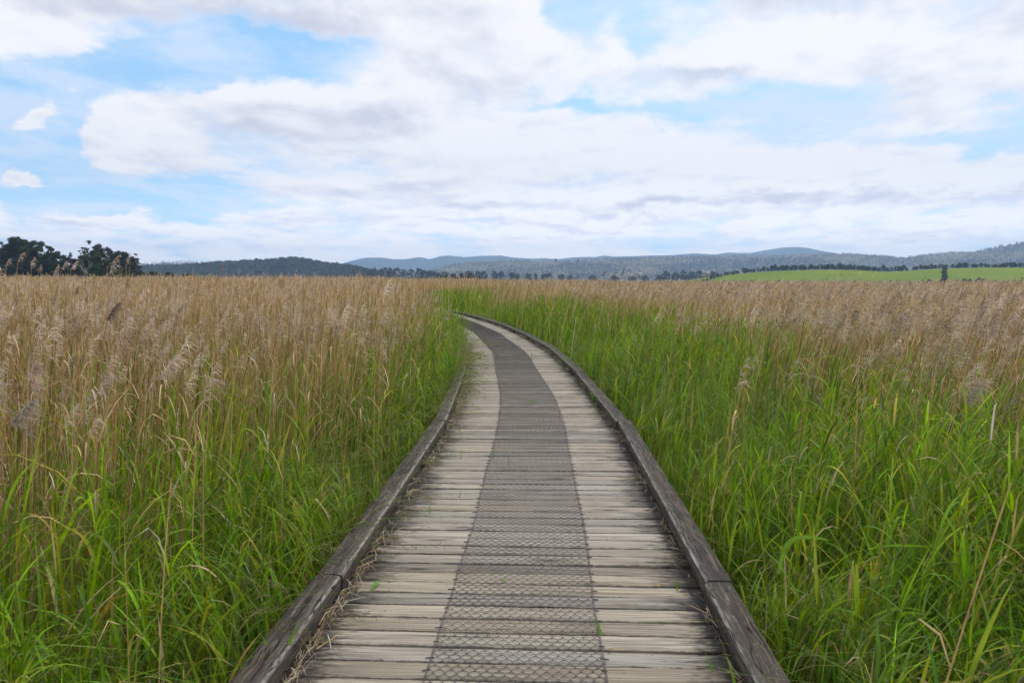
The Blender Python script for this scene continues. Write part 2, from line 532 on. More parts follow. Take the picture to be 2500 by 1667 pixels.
R, Ccol = np.meshgrid(rows, np.arange(ncol + 1), indexing='ij')
even = (R % 2 == 0)
LL = -MW / 2 + (Ccol + np.where(even, 0., .5)) * CW
ok = LL <= MW / 2 + 1e-6
S0 = R * PR; S1 = S0 + TW
lo = wp(S0.ravel(), LL.ravel()).reshape(*R.shape, 3); hi = wp(S1.ravel(), LL.ravel()).reshape(*R.shape, 3)
dl = (-MW / 2 + (Ccol + np.where(even, 0., .5)) * CW)
grey = np.array((.10, .103, .107))
g.segs(lo[ok], hi[ok], .0025, grey)
# diagonals to the next row
for dcol in (0, 1):
    # even row k -> odd row: col c-1 (left) and c (right); odd row -> even: col c and c+1
    c2 = np.where(even, Ccol - 1 + dcol, Ccol + dcol)
    r2 = R + 1
    v = ok & (r2 < len(rows)) & (c2 >= 0) & (c2 <= ncol)
    rr, cc = r2[v], c2[v]
    v2 = ok[rr, cc]
    A = hi[v][v2]; B = lo[rr[v2], cc[v2]]
    near = A[:, 1] < 12
    mid = (A + B) / 2; mid[:, 2] += .0008
    g.segs(A, mid, .0015, grey); g.segs(mid, B, .0015, grey)
for sd in (-1, 1):
    for o in (0, .004):
        sv = np.arange(0, s_end, .05)
        P = wp(sv, np.full_like(sv, sd * (MW / 2 + o))); P[:, :2] += rng.normal(0, .0012, (len(sv), 2))
        g.segs(P[:-1], P[1:], .0014, grey)
wire = local(obj('wire_netting', g.build('wire_netting', M_wire), board))
g = Geo()
for sd in (-1, 1):
    sv = np.arange(.05, s_end, .1235) + rng.normal(0, .012, len(np.arange(.05, s_end, .1235)))
    ln = rng.uniform(.012, .03, len(sv))
    A = path(sv, sd * (MW / 2 - .008) + .012 * np.sin(sv * .9), .007); B = path(sv + rng.normal(0, .006, len(sv)), sd * (MW / 2 + ln) + .012 * np.sin(sv * .9), .005)
    g.segs(A, B, .0026, np.array((.025, .025, .028)), 4)
local(obj('staples', g.build('staples', M_wire), wire)).location = (0, 0, 0)

# ------------------------------------------------------------------ vegetation
PX = 1.0 / 796.0        # metres per render pixel per metre of distance


def scatter(r0, r1, dens, dmin=.03, side=None, lim=(-.70, .70), ext=1.7):
    xmax = lim[1] * r1 + ext; xmin = lim[0] * r1 - ext
    n = int(dens * (xmax - xmin) * (r1 + 1))
    x = rng.uniform(xmin, xmax, n); y = rng.uniform(-.6, r1, n)
    r = np.hypot(x, y)
    k = (r >= r0) & (r < r1) & (x < lim[1] * np.maximum(y, 0) + ext) & (x > lim[0] * np.maximum(y, 0) - ext)
    x, y = x[k], y[k]
    lat, arc = lateral(x, y)
    D = np.abs(lat) - OUT
    k = (D > dmin) & ((side is None) | (np.sign(lat) == side))
    return x[k], y[k], lat[k], D[k], np.hypot(x[k], y[k])


def far_top(x, y):
    """mean height of the reed tops over the deck far out: taller to the left"""
    u = x / np.maximum(y, 1)
    r = np.hypot(x, y)
    a = ss(.22, -.22, -u)                                # 1 at the right
    left = 1.08 + .40 * ss(3, 40, r) + .36 * ss(40, 110, r)
    right = .98 + .14 * ss(3, 20, r) + .10 * ss(40, 110, r)
    return left * (1 - a) + right * a


def curve(base, h, ang, lean, bend, droop, K):
    t = np.linspace(0, 1, K)[None]
    hor = h[:, None] * (lean[:, None] * t + bend[:, None] * t ** 2.2)
    z = h[:, None] * (t - droop[:, None] * t ** 3)
    return np.stack([base[:, 0:1] + np.cos(ang)[:, None] * hor, base[:, 1:2] + np.sin(ang)[:, None] * hor, base[:, 2:3] + z], -1)


def yaw_side(n):
    a = rng.uniform(0, 2 * np.pi, n)
    return np.stack([np.cos(a), np.sin(a), 0 * a], -1)


def jitter(col, n, s=.15, hue=.06):
    c = np.asarray(col, float)
    if c.ndim == 1: c = np.repeat(c[None], n, 0)
    return np.clip(c * np.exp(rng.normal(0, s, (n, 1))) * np.exp(rng.normal(0, hue, (n, 3))), 0, .95)


def plumes(g, tip, dirv, L, dark, dist, M, K, w):
    """feathery drooping heads at stalk tips"""
    n = len(tip)
    if not n: return
    base = np.where(dark[:, None], np.array((.20, .15, .125)), np.array((.54, .435, .35)))
    base = jitter(base, n, .2, .04)
    if M <= 1:
        t = np.linspace(0, 1, 4)
        P = tip[:, None] + dirv[:, None] * (L[:, None] * t)[..., None]
        P[..., 2] -= (.28 * L[:, None] * t ** 2)
        W = np.array([.25, 1, .8, .05])[None] * w[:, None]
        g.ribbons(P, W, yaw_side(n), base)
        return
    ts = np.linspace(.02, 1, M)
    wind = norm(np.array([1., .1, 0]) + rng.normal(0, .35, (n, 3)) * np.array([1, 1, 0]))
    ax = tip[:, None] + dirv[:, None] * (L[:, None] * ts)[..., None]
    ax = ax + wind[:, None] * (.25 * L[:, None] * ts ** 2)[..., None]
    ax[..., 2] -= .15 * L[:, None] * ts ** 2
    bl = L[:, None] * (.34 * np.sin(np.pi * np.clip(ts * .82 + .16, 0, 1)) ** .8 + .08) * rng.uniform(.6, 1.25, (n, M))
    od = rng.normal(0, .62, (n, M, 3)) + wind[:, None] * .75 + dirv[:, None] * .55
    od = norm(od)
    tt = np.linspace(0, 1, K)
    P = ax[:, :, None] + od[:, :, None] * (bl[..., None] * tt)[..., None]
    P[..., 2] -= bl[..., None] * .55 * tt ** 2
    W = w[:, None, None] * np.interp(tt, [0, .35, .8, 1], [.5, 1, .7, .1])[None, None]
    W = np.broadcast_to(W, (n, M, K)) * rng.uniform(.6, 1.3, (n, M, 1))
    sd = norm(np.cross(od, rng.normal(0, 1, (n, M, 3))))
    C = base[:, None] * np.exp(rng.normal(0, .16, (n, M, 1)))
    g.ribbons(P.reshape(n * M, K, 3), W.reshape(n * M, K), sd.reshape(n * M, 3), np.clip(C, 0, .9).reshape(n * M, 3))


def side_prop(lat, l, r):
    return np.where(lat > 0, r, l)


TAN = np.array([(.52, .355, .16), (.60, .43, .225), (.42, .27, .12), (.55, .375, .175), (.29, .185, .085), (.60, .49, .30)])
GRN = np.array([(.12, .235, .009), (.175, .315, .011), (.07, .15, .008), (.215, .335, .012), (.115, .20, .028), (.24, .285, .022)])


def dry_stand(g, side, r0, r1, dens, seg, leaves, pm, pk, pfrac):
    x, y, lat, D, r = scatter(r0, r1, dens, .1, side)
    n = len(x)
    patch = fbm(x * .55 + 31, y * .55 + 17, 3); tall = fbm(x * .22, y * .22, 3)
    e = D + (patch - .5) * 2.2
    a0, a1 = (.8, 2.7) if side > 0 else ((.6, 2.1) if r0 < 5 else (.3, 1.6))
    p = .04 + .96 * ss(a0, a1, e)
    if side > 0: p *= .22 + .78 * ss(.9, 3.7, D + (patch - .5) * 2.5)
    # green pocket where the walk bends again
    u = x / np.maximum(y, 1)
    p *= 1 - .9 * ((y > 44) & (y < 66) & (lat > 0) & (D < 5.5))
    k = rng.random(n) < p
    x, y, lat, D, r, tall, patch = [v[k] for v in (x, y, lat, D, r, tall, patch)]; n = len(x)
    ft = far_top(x, y)
    top = ft - .12 * ss(3, .5, D)
    top = top + (tall - .5) * .60 + (patch - .5) * .25 + rng.normal(0, .11, n) + rng.uniform(.05, .32, n) * (rng.random(n) < .085)
    low = rng.random(n) < .22
    top = np.where(low, top - rng.uniform(.15, .5, n), top)
    h = np.maximum(top - GROUND, .5)
    lean = rng.normal(.05 + (.17 if side > 0 else 0), .07, n); ang = rng.normal(0, .55, n) + np.pi * (lean < 0); lean = np.abs(lean)
    bend = np.abs(rng.normal(0, .045, n)); dr = 0.0 * h + .01
    base = np.stack([x - lean * h * .5, y, np.full(n, GROUND)], -1)
    w = np.maximum(rng.uniform(.0045, .007, n), .62 * PX * r)
    C = jitter(TAN[rng.integers(0, len(TAN), n)], n, .14, .04)
    gr = rng.random(n) < np.where(r < 14, .16, .07)
    C = np.where(gr[:, None], jitter((.22, .24, .06), n, .2), C)
    # a grey-violet cast of seed heads further out on the right
    P = curve(base, h, ang, lean, bend, dr, seg)
    W = w[:, None] * np.linspace(1.1, .55, seg)[None]
    s1 = yaw_side(n)
    g.ribbons(P, W, s1, C)
    if r0 < 9: g.ribbons(P, W, np.stack([-s1[:, 1], s1[:, 0], s1[:, 2]], -1), C)
    tip = P[:, -1]; dv = norm(P[:, -1] - P[:, -2])
    k = (rng.random(n) < pfrac) & ~low
    dark = rng.random(n) < (.13 if side < 0 else .28)
    plumes(g, tip[k] - dv[k] * .02, dv[k], rng.uniform(.12, .25, k.sum()) * (1 if side < 0 else 1.2), dark[k], r[k], pm, pk, np.maximum(rng.uniform(.0022, .004, k.sum()) * (1 if pm > 20 else 1.8 if pm > 8 else 4 if pm > 1 else 12), .42 * PX * r[k] * (1 if pm > 1 else 1.6)))
    for j in range(leaves):
        t0 = rng.uniform(.35, .92, n); i0 = np.clip((t0 * (seg - 1)).astype(int), 0, seg - 2); fr = t0 * (seg - 1) - i0
        b = P[np.arange(n), i0] * (1 - fr)[:, None] + P[np.arange(n), i0 + 1] * fr[:, None]
        L = rng.uniform(.12, .32, n); la = rng.normal(0, 1.1, n) + np.pi * (rng.random(n) < .35)
        LP = curve(b, L, la, rng.uniform(.12, .5, n), rng.uniform(.05, .5, n), rng.uniform(.1, 1.0, n), 4)
        lw = np.maximum(rng.uniform(.004, .010, n), .5 * PX * r)
        sd = np.stack([-np.sin(la), np.cos(la), rng.normal(0, .5, n)], -1)
        pale = rng.random(n) < .08
        LC = np.where(pale[:, None], jitter((.62, .56, .48), n, .1, .03), jitter(TAN[rng.integers(0, len(TAN), n)], n, .2, .05))
        g.ribbons(LP, lw[:, None] * np.array([.8, 1, .7, .08])[None], norm(sd), LC)


def green_h(side, D, r, patch):
    if side > 0:
        t = .16 + .62 * ss(-.1, 1.6, D) + .22 * ss(6, 20, r)
    else:
        t = .10 + .66 * ss(-.1, 1.4, D) + .18 * ss(6, 20, r)
    return t + (patch - .5) * .35


def green_stand(g, side, r0, r1, dens, seg, keel):
    x, y, lat, D, r = scatter(r0, r1, dens, .04, side)
    n = len(x); patch = fbm(x * .6 + 3, y * .6 + 41, 3)
    a0, a1 = (1.2, 3.8) if side > 0 else (.5, 2.6)
    if r0 > 12 and side > 0: a1 = 5.5
    p = 1 - (.80 if r0 < 16 else .93) * ss(a0, a1, D + (patch - .5) * 2.0)
    p = np.where((y > 42) & (y < 68) & (lat > 0) & (D < 6), 1, p)
    k = rng.random(n) < p
    x, y, lat, D, r, patch = [v[k] for v in (x, y, lat, D, r, patch)]; n = len(x)
    top = green_h(side, D, r, patch) + rng.normal(0, .13, n)
    pocket = (y > 42) & (y < 68) & (lat > 0) & (D < 6)
    top = np.where(pocket, 1.15 + rng.normal(0, .1, n), top)
    h = np.maximum(top - GROUND, .3)
    wide = rng.random(n) < .5
    lean = np.abs(rng.normal(.07, .10, n)); ang = np.where(rng.random(n) < .66, rng.normal(0., .8, n), rng.uniform(0, 2 * np.pi, n))
    arch = rng.random(n) < (.34 if side > 0 else .2)
    bend = np.where(arch, rng.uniform(.3, .75, n), rng.uniform(0, .12, n)); dr = np.where(arch, rng.uniform(.25, .6, n), .02)
    h = np.where(arch, h * 1.22, h)
    # nothing grows through the deck: blades next to it stand or fall away, a few hang over the kerb
    base = np.stack([x, y, np.full(n, GROUND)], -1)
    inward = np.cos(ang) * np.sign(lat) < 0
    tight = inward & (D < .35) & (rng.random(n) < .7) & ((lat > 0) | (r < 9))
    ang = np.where(tight, np.pi - ang, ang)
    if side < 0:
        h = h + .38 * ss(8, 18, r) * ss(.9, .1, D)
        o_ = (r > 10) & (D < .8) & (rng.random(n) < .6)
        ang = np.where(o_, rng.normal(0, .5, n), ang); lean = np.where(o_, lean + rng.uniform(.05, .25, n) * ss(10, 18, r), lean)
    w = np.where(wide, rng.uniform(.014, .030, n), rng.uniform(.005, .011, n))
    w = np.maximum(w, .62 * PX * r)
    C = jitter(GRN[rng.integers(0, len(GRN), n)], n, .2, .08)
    yel = rng.random(n) < .05
    C = np.where(yel[:, None], jitter((.36, .30, .06), n, .15), C)
    brn = rng.random(n) < .06
    C = np.where(brn[:, None], jitter((.33, .23, .11), n, .2), C)
    P = curve(base, h, ang, lean, bend, dr, seg)
    W = w[:, None] * np.interp(np.linspace(0, 1, seg), [0, .3, .65, 1], [.6, 1., .85, .04])[None]
    tw = ang + np.pi / 2 + rng.normal(0, .55, n)
    sd = np.stack([np.cos(tw), np.sin(tw), 0 * tw], -1)
    if keel:
        tv = norm(np.gradient(P, axis=1)); nn = norm(np.cross(tv, np.repeat(sd[:, None], seg, 1)))
        g.folded(P, W, sd, nn, C, .16)
    else:
        g.ribbons(P, W, sd, C)


def shoot_stand(g, side, r0, r1, dens, nl, seg):
    """young green reed shoots: a stem with broad leaves arching off both sides"""
    x, y, lat, D, r = scatter(r0, r1, dens, .10, side)
    n = len(x); patch = fbm(x * .8 + 13, y * .8 + 21, 3)
    lim = 4.2 if side > 0 else 2.0
    k = rng.random(n) < (1 - .85 * ss(.6, lim, D + (patch - .5) * 1.8)) * ss(.28, .5, patch)
    x, y, lat, D, r, patch = [v[k] for v in (x, y, lat, D, r, patch)]; n = len(x)
    top = green_h(side, D, r, patch) + rng.normal(-.02, .12, n)
    h = np.maximum(top - GROUND, .35)
    base = np.stack([x, y, np.full(n, GROUND)], -1)
    ang = rng.normal(0, .9, n); lean = np.abs(rng.normal(.06, .08, n))
    if side < 0:
        h = h + .38 * ss(8, 18, r) * ss(.9, .1, D)
        o_ = (r > 10) & (D < .8) & (rng.random(n) < .7)
        ang = np.where(o_, rng.normal(0, .5, n), ang); lean = np.where(o_, lean + rng.uniform(.03, .18, n) * ss(10, 18, r), lean)
    P = curve(base, h, ang, lean, rng.uniform(0, .1, n), 0 * h, 4)
    C = jitter(GRN[rng.integers(0, len(GRN), n)], n, .2, .07)
    w = np.maximum(rng.uniform(.004, .007, n), .5 * PX * r)
    g.ribbons(P, w[:, None] * np.array([[1.1, 1, .9, .5]]), yaw_side(n), C * .9)
    a0 = rng.uniform(0, 2 * np.pi, n)
    for j in range(nl):
        f = .42 + .56 * (j + rng.random(n) * .7) / nl
        q = f * 3; i0 = np.clip(q.astype(int), 0, 2); fr = (q - i0)[:, None]
        b = P[np.arange(n), i0] * (1 - fr) + P[np.arange(n), i0 + 1] * fr
        la = a0 + np.pi * j + rng.normal(0, .5, n)
        la = np.where(rng.random(n) < .35, rng.normal(0, .6, n), la)
        inward = (np.cos(la) * np.sign(lat) < 0) & (D < .3) & (rng.random(n) < .6)
        la = np.where(inward, np.pi - la, la)
        L = rng.uniform(.2, .46, n) * (1.1 - .4 * f)
        LP = curve(b, L, la, rng.uniform(.15, .65, n), rng.uniform(.1, .5, n), rng.uniform(.0, .6, n), seg)
        lw = np.maximum(rng.uniform(.007, .018, n), .6 * PX * r)
        sd = norm(np.stack([-np.sin(la), np.cos(la), rng.normal(0, .35, n)], -1))
        W = lw[:, None] * np.interp(np.linspace(0, 1, seg), [0, .25, .6, 1], [.45, 1., .8, .03])[None]
        LC = jitter(C, n, .16, .05)
        dead = rng.random(n) < .07
        LC = np.where(dead[:, None], jitter((.46, .36, .2), n, .2), LC)
        if r1 < 8:
            tv = norm(np.gradient(LP, axis=1)); nn = norm(np.cross(tv, np.repeat(sd[:, None], seg, 1)))
            g.folded(LP, W, sd, nn, LC, .15)
        else:
            g.ribbons(LP, W, sd, LC)


def fine_stand(g, side, r0, r1, dens, seg, heads):
    """thin sprawling grass with loose brown panicles"""
    x, y, lat, D, r = scatter(r0, r1, dens, .01, side)
    n = len(x); patch = fbm(x * .9 + 8, y * .9 + 2, 3)
    lim = 2.6 if side > 0 else 1.6
    k = rng.random(n) < (1 - .88 * ss(.3, lim, D + (patch - .5) * 1.2))
    x, y, lat, D, r, patch = [v[k] for v in (x, y, lat, D, r, patch)]; n = len(x)
    top = .14 + (.5 if side > 0 else .52) * ss(-.05, 1.2, D) + (patch - .5) * .35 + rng.normal(0, .1, n) + .1 * ss(6, 16, r)
    h = np.maximum(top - GROUND, .3) * 1.25
    ang = rng.uniform(0, 2 * np.pi, n)
    tow = np.where(lat > 0, np.pi, 0.)
    inward = np.cos(ang) * np.sign(lat) < 0
    flip = inward & (rng.random(n) < (.62 if side > 0 else .26 * ss(7, 3, r)))
    if side < 0: h = h + .32 * ss(6, 14, r) * ss(.9, .1, D)
    ang = np.where(flip, np.pi - ang, ang)
    bend = rng.uniform(.25, 1.0, n); dr = rng.uniform(.2, .7, n); lean = rng.uniform(0, .2, n)
    bend = np.where(inward & ~flip & (D < .25), bend * (.55 if side > 0 else .8), bend)
    if side < 0:
        o_ = (r > 3.5) & (D < .7) & (rng.random(n) < .2 + .35 * ss(4.5, 12, r))
        ang = np.where(o_, rng.normal(0, .6, n), ang); lean = np.where(o_, lean + rng.uniform(.0, .15, n), lean); bend = np.where(o_ , bend * .5, bend)
    base = np.stack([x, y, np.full(n, GROUND)], -1)
    w = np.maximum(rng.uniform(.002, .0042, n), .5 * PX * r)
    C = jitter(np.array([(.13, .25, .018), (.18, .30, .04), (.10, .20, .014), (.25, .30, .10)])[rng.integers(0, 4, n)], n, .2, .05)
    P = curve(base, h, ang, lean, bend, dr, seg)
    W = w[:, None] * np.linspace(1.1, .4, seg)[None]
    s = norm(np.stack([-np.sin(ang), np.cos(ang), rng.normal(0, .4, n)], -1))
    g.ribbons(P, W, s, C)
    k = rng.random(n) < heads
    m = k.sum()
    if m:
        hp = P[k]; rr = r[k]; M = 26 if r1 < 8 else 14 if r1 < 17 else 7
        tq = np.linspace(.72, 1.0, M) * (seg - 1); i0 = np.clip(tq.astype(int), 0, seg - 2); fr = (tq - i0)[None, :, None]
        b = hp[:, i0] * (1 - fr) + hp[:, i0 + 1] * fr
        dv = norm(hp[:, i0 + 1] - hp[:, i0])
        od = norm(dv * .9 + rng.normal(0, .55, (m, M, 3)))
        L = rng.uniform(.025, .085, (m, M)) * np.linspace(1.2, .5, M)[None]
        tt = np.array([0, .5, 1.])
        Q = b[:, :, None] + od[:, :, None] * (L[..., None] * tt)[..., None]; Q[..., 2] -= L[..., None] * .3 * tt ** 2
        wq = np.maximum(.0026, .36 * PX * rr)[:, None, None] * np.array([.4, 1., .5])[None, None] * np.ones((m, M, 1))
        bc = jitter((.20, .135, .095), m, .25, .06)
        bc = np.where((rng.random(m) < .3)[:, None], jitter((.24, .22, .11), m, .2), bc)
        sd = norm(np.cross(od, rng.normal(0, 1, (m, M, 3))))
        g.ribbons(Q.reshape(-1, 3, 3), wq.reshape(-1, 3), sd.reshape(-1, 3), np.repeat(bc, M, 0))


for side, nm in ((-1, 'left'), (1, 'right')):
    g = Geo()
    pf = .21 if side < 0 else .42
    dry_stand(g, side, 0, 6, 105, 6, 2, 60, 3, pf)
    dry_stand(g, side, 6, 14, 90, 5, 2, 30, 3, pf)
    dry_stand(g, side, 14, 30, 52, 4, 2, 12, 3, pf)
    dry_stand(g, side, 30, 60, 20, 4, 1, 4, 3, pf * 1.1)
    dry_stand(g, side, 60, 125, 5.5, 3, 0, 1, 3, pf * 1.4)
    o = obj('dry_reeds', g.build('dry_reeds', M_dry))
    tag(o, {'left': 'golden dry reeds with beige plumes filling the marsh left of the boardwalk', 'right': 'wind-leaned brown dry reeds filling the marsh right of the boardwalk below the green paddock'}[nm], 'reeds', kind='stuff')
    print(nm, 'dry verts', g.n)
    g = Geo()
    green_stand(g, side, 0, 6, 120, 7, True); shoot_stand(g, side, 0, 6, 120, 6, 6)
    green_stand(g, side, 6, 14, 62, 5, False); shoot_stand(g, side, 6, 14, 72, 5, 5)
    green_stand(g, side, 14, 32, 34, 4, False); shoot_stand(g, side, 14, 32, 20, 4, 4)
    green_stand(g, side, 32, 75, 12, 4, False)
    o = obj('green_reeds', g.build('green_reeds', M_green))
    tag(o, {'left': 'bright green reed blades along the left kerb of the boardwalk', 'right': 'lush green arching reed blades along the right kerb of the boardwalk'}[nm], 'reeds', kind='stuff')
    print(nm, 'green verts', g.n)
    g = Geo()
    fine_stand(g, side, 0, 7, 300 if side > 0 else 280, 6, .08 if side > 0 else .32)
    fine_stand(g, side, 7, 16, 170, 5, .16 if side > 0 else .40)
    fine_stand(g, side, 16, 36, 45, 4, .22 if side > 0 else .42)
    o = obj('fine_grass', g.build('fine_grass', M_green))
    tag(o, {'left': 'thin sprawling grass with brown panicles spilling over the left kerb', 'right': 'thin pale green grass tangled beside the right kerb'}[nm], 'grass', kind='stuff')
    print(nm, 'fine verts', g.n)

# straw and dead leaves caught against the kerbs
for side in (-1, 1):
    g = Geo()
    n = 2700 if side < 0 else 1000
    s = arc_at_y(2) + rng.random(n) ** 1.3 * 30
    clump = fbm(s * 1.9 + side * 7, s * 0 + 2.2, 3)
    k = rng.random(n) < ss(.36, .62, clump) + .15
    s = s[k]; n = len(s)
    l = side * (HALF - np.abs(rng.normal(.012, .04 if side < 0 else .02, n)))
    b = path(s, l, .006 + np.abs(rng.normal(0, .014, n)))
    L = rng.uniform(.04, .2, n); tdir = path(s + .02, l) - path(s - .02, l); tdir[:, 2] = 0; tdir = norm(tdir)
    a = np.arctan2(tdir[:, 1], tdir[:, 0]) + rng.normal(0, .5, n)
    tt = np.linspace(-.5, .5, 4)
    P = b[:, None] + np.stack([np.cos(a), np.sin(a), rng.normal(0, .09, n)], -1)[:, None] * (L[:, None] * tt)[..., None]
    P[..., 2] += (.02 * rng.random((n, 1)) * (1 - 4 * tt ** 2)[None]); P[..., 2] = np.maximum(P[..., 2], .006)
    P[..., :2] += rng.normal(0, .004, (n, 4, 2))
    W = np.maximum(rng.uniform(.0012, .0042, n), .4 * PX * b[:, 1])[:, None] * np.array([.5, 1, .9, .4])[None]
    g.ribbons(P, W, norm(np.stack([-np.sin(a), np.cos(a), rng.normal(0, .5, n)], -1)), jitter(np.array([(.42, .32, .2), (.3, .2, .11), (.5, .43, .33)])[rng.integers(0, 3, n)], n, .2))
    o = obj('straw_litter', g.build('straw_litter', M_dry))
    tag(o, 'dry straw litter caught along the foot of the left kerb' if side < 0 else 'sparse straw litter under the edge of the right kerb', 'litter', kind='stuff')


# single sprouts, leaves and sticks on the deck
def sprout(px, py, h, ang, lean, wid, label, blades=1, col=(.13, .30, .03)):
    b = at(px, py, .0)
    root = empty('grass_sprout', b); tag(root, label, 'grass sprout', 'green sprouts between the planks')
    for k in range(blades):
        g = Geo()
        a = np.array([ang + k * 2.3]); L = np.array([h * (1 - .25 * k)])
        P = curve(np.array([[0., 0, -.03]]), L + .03, a, np.array([lean]), np.array([.15]), np.array([.05]), 7)
        W = wid * np.array([[.8, 1, 1, .9, .7, .4, .03]])
        sd = np.array([[1., 0.15, 0]])
        g.folded(P, W, sd, np.array([[0., -1, 0]]), np.array([col]), .15)
        obj('blade', g.build('blade', M_green), root)


sprout(1655, 1440, .085, 2.2, .08, .008, 'slim green blade poking up between planks near the right kerb')
sprout(1470, 1553, .10, 2.3, .22, .011, 'green blade leaning left beside the right edge of the wire netting')
sprout(1745, 1640, .075, 2.4, .3, .010, 'short green blade leaning left close to the right kerb at the bottom of the photo')
sprout(1800, 1690, .16, 2.4, .16, .013, 'long yellow-green blade rising against the foot of the right kerb', col=(.2, .33, .04))
sprout(1125, 1120, .11, 1.4, .03, .008, 'upright green sprout in the middle of the left deck strip')
sprout(1205, 1115, .09, 1.2, .05, .010, 'green sprout at the left edge of the wire netting')
sprout(1242, 1134, .09, 1.5, .04, .008, 'green sprout growing through the wire netting near its left edge')
sprout(1049, 1252, .09, 1.5, .1, .008, 'upright green sprout on the left deck strip near the kerb')
sprout(1120, 1215, .06, 1.0, .2, .007, 'small green sprout between the left kerb and the netting')
sprout(1297, 878, .2, 1.3, .1, .013, 'far green sprout at the right edge of the netting before the bend')
sprout(1454, 1003, .12, 1.5, .05, .007, 'thin pale sprout on the right deck strip near the kerb')
sprout(1448, 980, .24, 2.4, .2, .014, 'tuft of green blades at the inner foot of the right kerb', 3)
sprout(680, 1640, .22, .6, .25, .020, 'broad green leaf pair rising beside the left kerb', 2, (.17, .33, .04))


def leaf_on(px, py, L, ang, wid, col, name, label, lift=.012, cat='leaf'):
    b = at(px, py, .005)
    root = None
    g = Geo(); t = np.linspace(-.5, .5, 7)
    P = np.stack([np.cos(ang) * L * t, np.sin(ang) * L * t, lift * (.6 - 2.2 * t ** 2) + .004], -1)[None]
    W = wid * np.array([[.15, .7, 1, 1, .85, .5, .05]])
    g.folded(P, W, np.array([[-math.sin(ang), math.cos(ang), .25]]), np.array([[0, 0, 1.]]), np.array([col]), .2)
    o = obj(name, g.build(name, M_green)); o.location = b
    tag(o, label, cat)


leaf_on(919, 1432, .11, 1.25, .022, (.16, .36, .06), 'fallen_leaf', 'curled green leaf lying on the deck near the left kerb', .03)
leaf_on(1301, 985, .22, .6, .03, (.13, .22, .03), 'fallen_leaf', 'green blade lying across the wire netting at mid distance', .05)
leaf_on(1231, 1418, .06, 1.0, .011, (.15, .26, .04), 'fallen_leaf', 'little olive leaf caught in the middle of the netting')
leaf_on(1603, 1430, .035, .5, .016, (.36, .20, .06), 'fallen_leaf', 'tiny curled tan-brown leaf on the pale right deck strip')
leaf_on(1491, 1588, .03, 1.7, .012, (.30, .17, .05), 'fallen_leaf', 'small brown leaf beside the right edge of the netting')
leaf_on(1140, 1420, .02, .3, .010, (.34, .26, .12), 'fallen_leaf', 'small straw-coloured flake at the left edge of the netting')
g = Geo(); b = at(797, 1570, .012)
g.tube(np.array([(-.03, -.055, 0), (-.008, -.01, .003), (.032, .06, .006)]), [.0045, .004, .003], 6, (.45, .31, .16))
o = obj('straw_stick', g.build('straw_stick', M_dry)); o.location = b
tag(o, 'single tan straw stick lying on the deck near the left kerb', 'stick')
g = Geo(); b = at(895, 1378, .02)
g.tube(np.array([(-.07, -.05, -.01), (0., .0, .004), (.05, .05, .012)]), [.004, .004, .003], 6, (.45, .3, .15))
o = obj('straw_stick', g.build('straw_stick', M_dry)); o.location = b
tag(o, 'broken reed stem resting against the foot of the left kerb', 'stick')


# single reeds that stand out
def reed(px, py, Y, L, leanx, dark, label, leafy=1, head=True):
    """(px,py): the middle of its plume in the photo"""
    c = far(px, py, Y); L = L * (.6 if Y > 6 and head else 1)
    top = c - np.array([leanx * L * .5, 0, L * .35])
    h = top[2] - GROUND
    base = np.array([top[0] - leanx * h * .35, Y, GROUND])
    root = empty('reed', base); tag(root, label, 'reed', 'tall reeds standing out of the reed bed')
    t = np.linspace(0, 1, 9)[:, None]
    P = (top - base)[None] * t; P[:, 0] += leanx * h * .12 * (t[:, 0] ** 2 - t[:, 0])
    wst = max(.0035, .30 * PX * Y)
    g = Geo(); g.tube(P, np.linspace(wst, wst * .6, 9), 5, (.42, .29, .13)); obj('stem', g.build('stem', M_dry), root)
    if head:
        g = Geo()
        tip = P[-1:]; dv = norm(np.array([[leanx, 0, 1.]]))
        far_ = Y > 6
        for rep in range(1 if far_ else 2):
            plumes(g, tip, dv, np.array([L]), np.array([dark]), np.array([Y]), 46 if far_ else 110, 4, np.array([max(.0028, .42 * PX * Y)]))
        obj('plume', g.build('plume', M_plume), root)
    for k in range(leafy):
        g = Geo(); q = P[5 + k][None]
        LP = curve(q, np.array([.34]), np.array([.2 + 2.7 * k]), np.array([.7]), np.array([.3]), np.array([.8]), 6)
        g.folded(LP, max(.012, .6 * PX * Y) * np.array([[.6, 1, 1, .8, .5, .05]]), np.array([[0, 1., .3]]), np.array([[0, 0, 1.]]), np.array([[.5, .38, .2]]), .15)
        obj('leaf', g.build('leaf', M_dry), root)


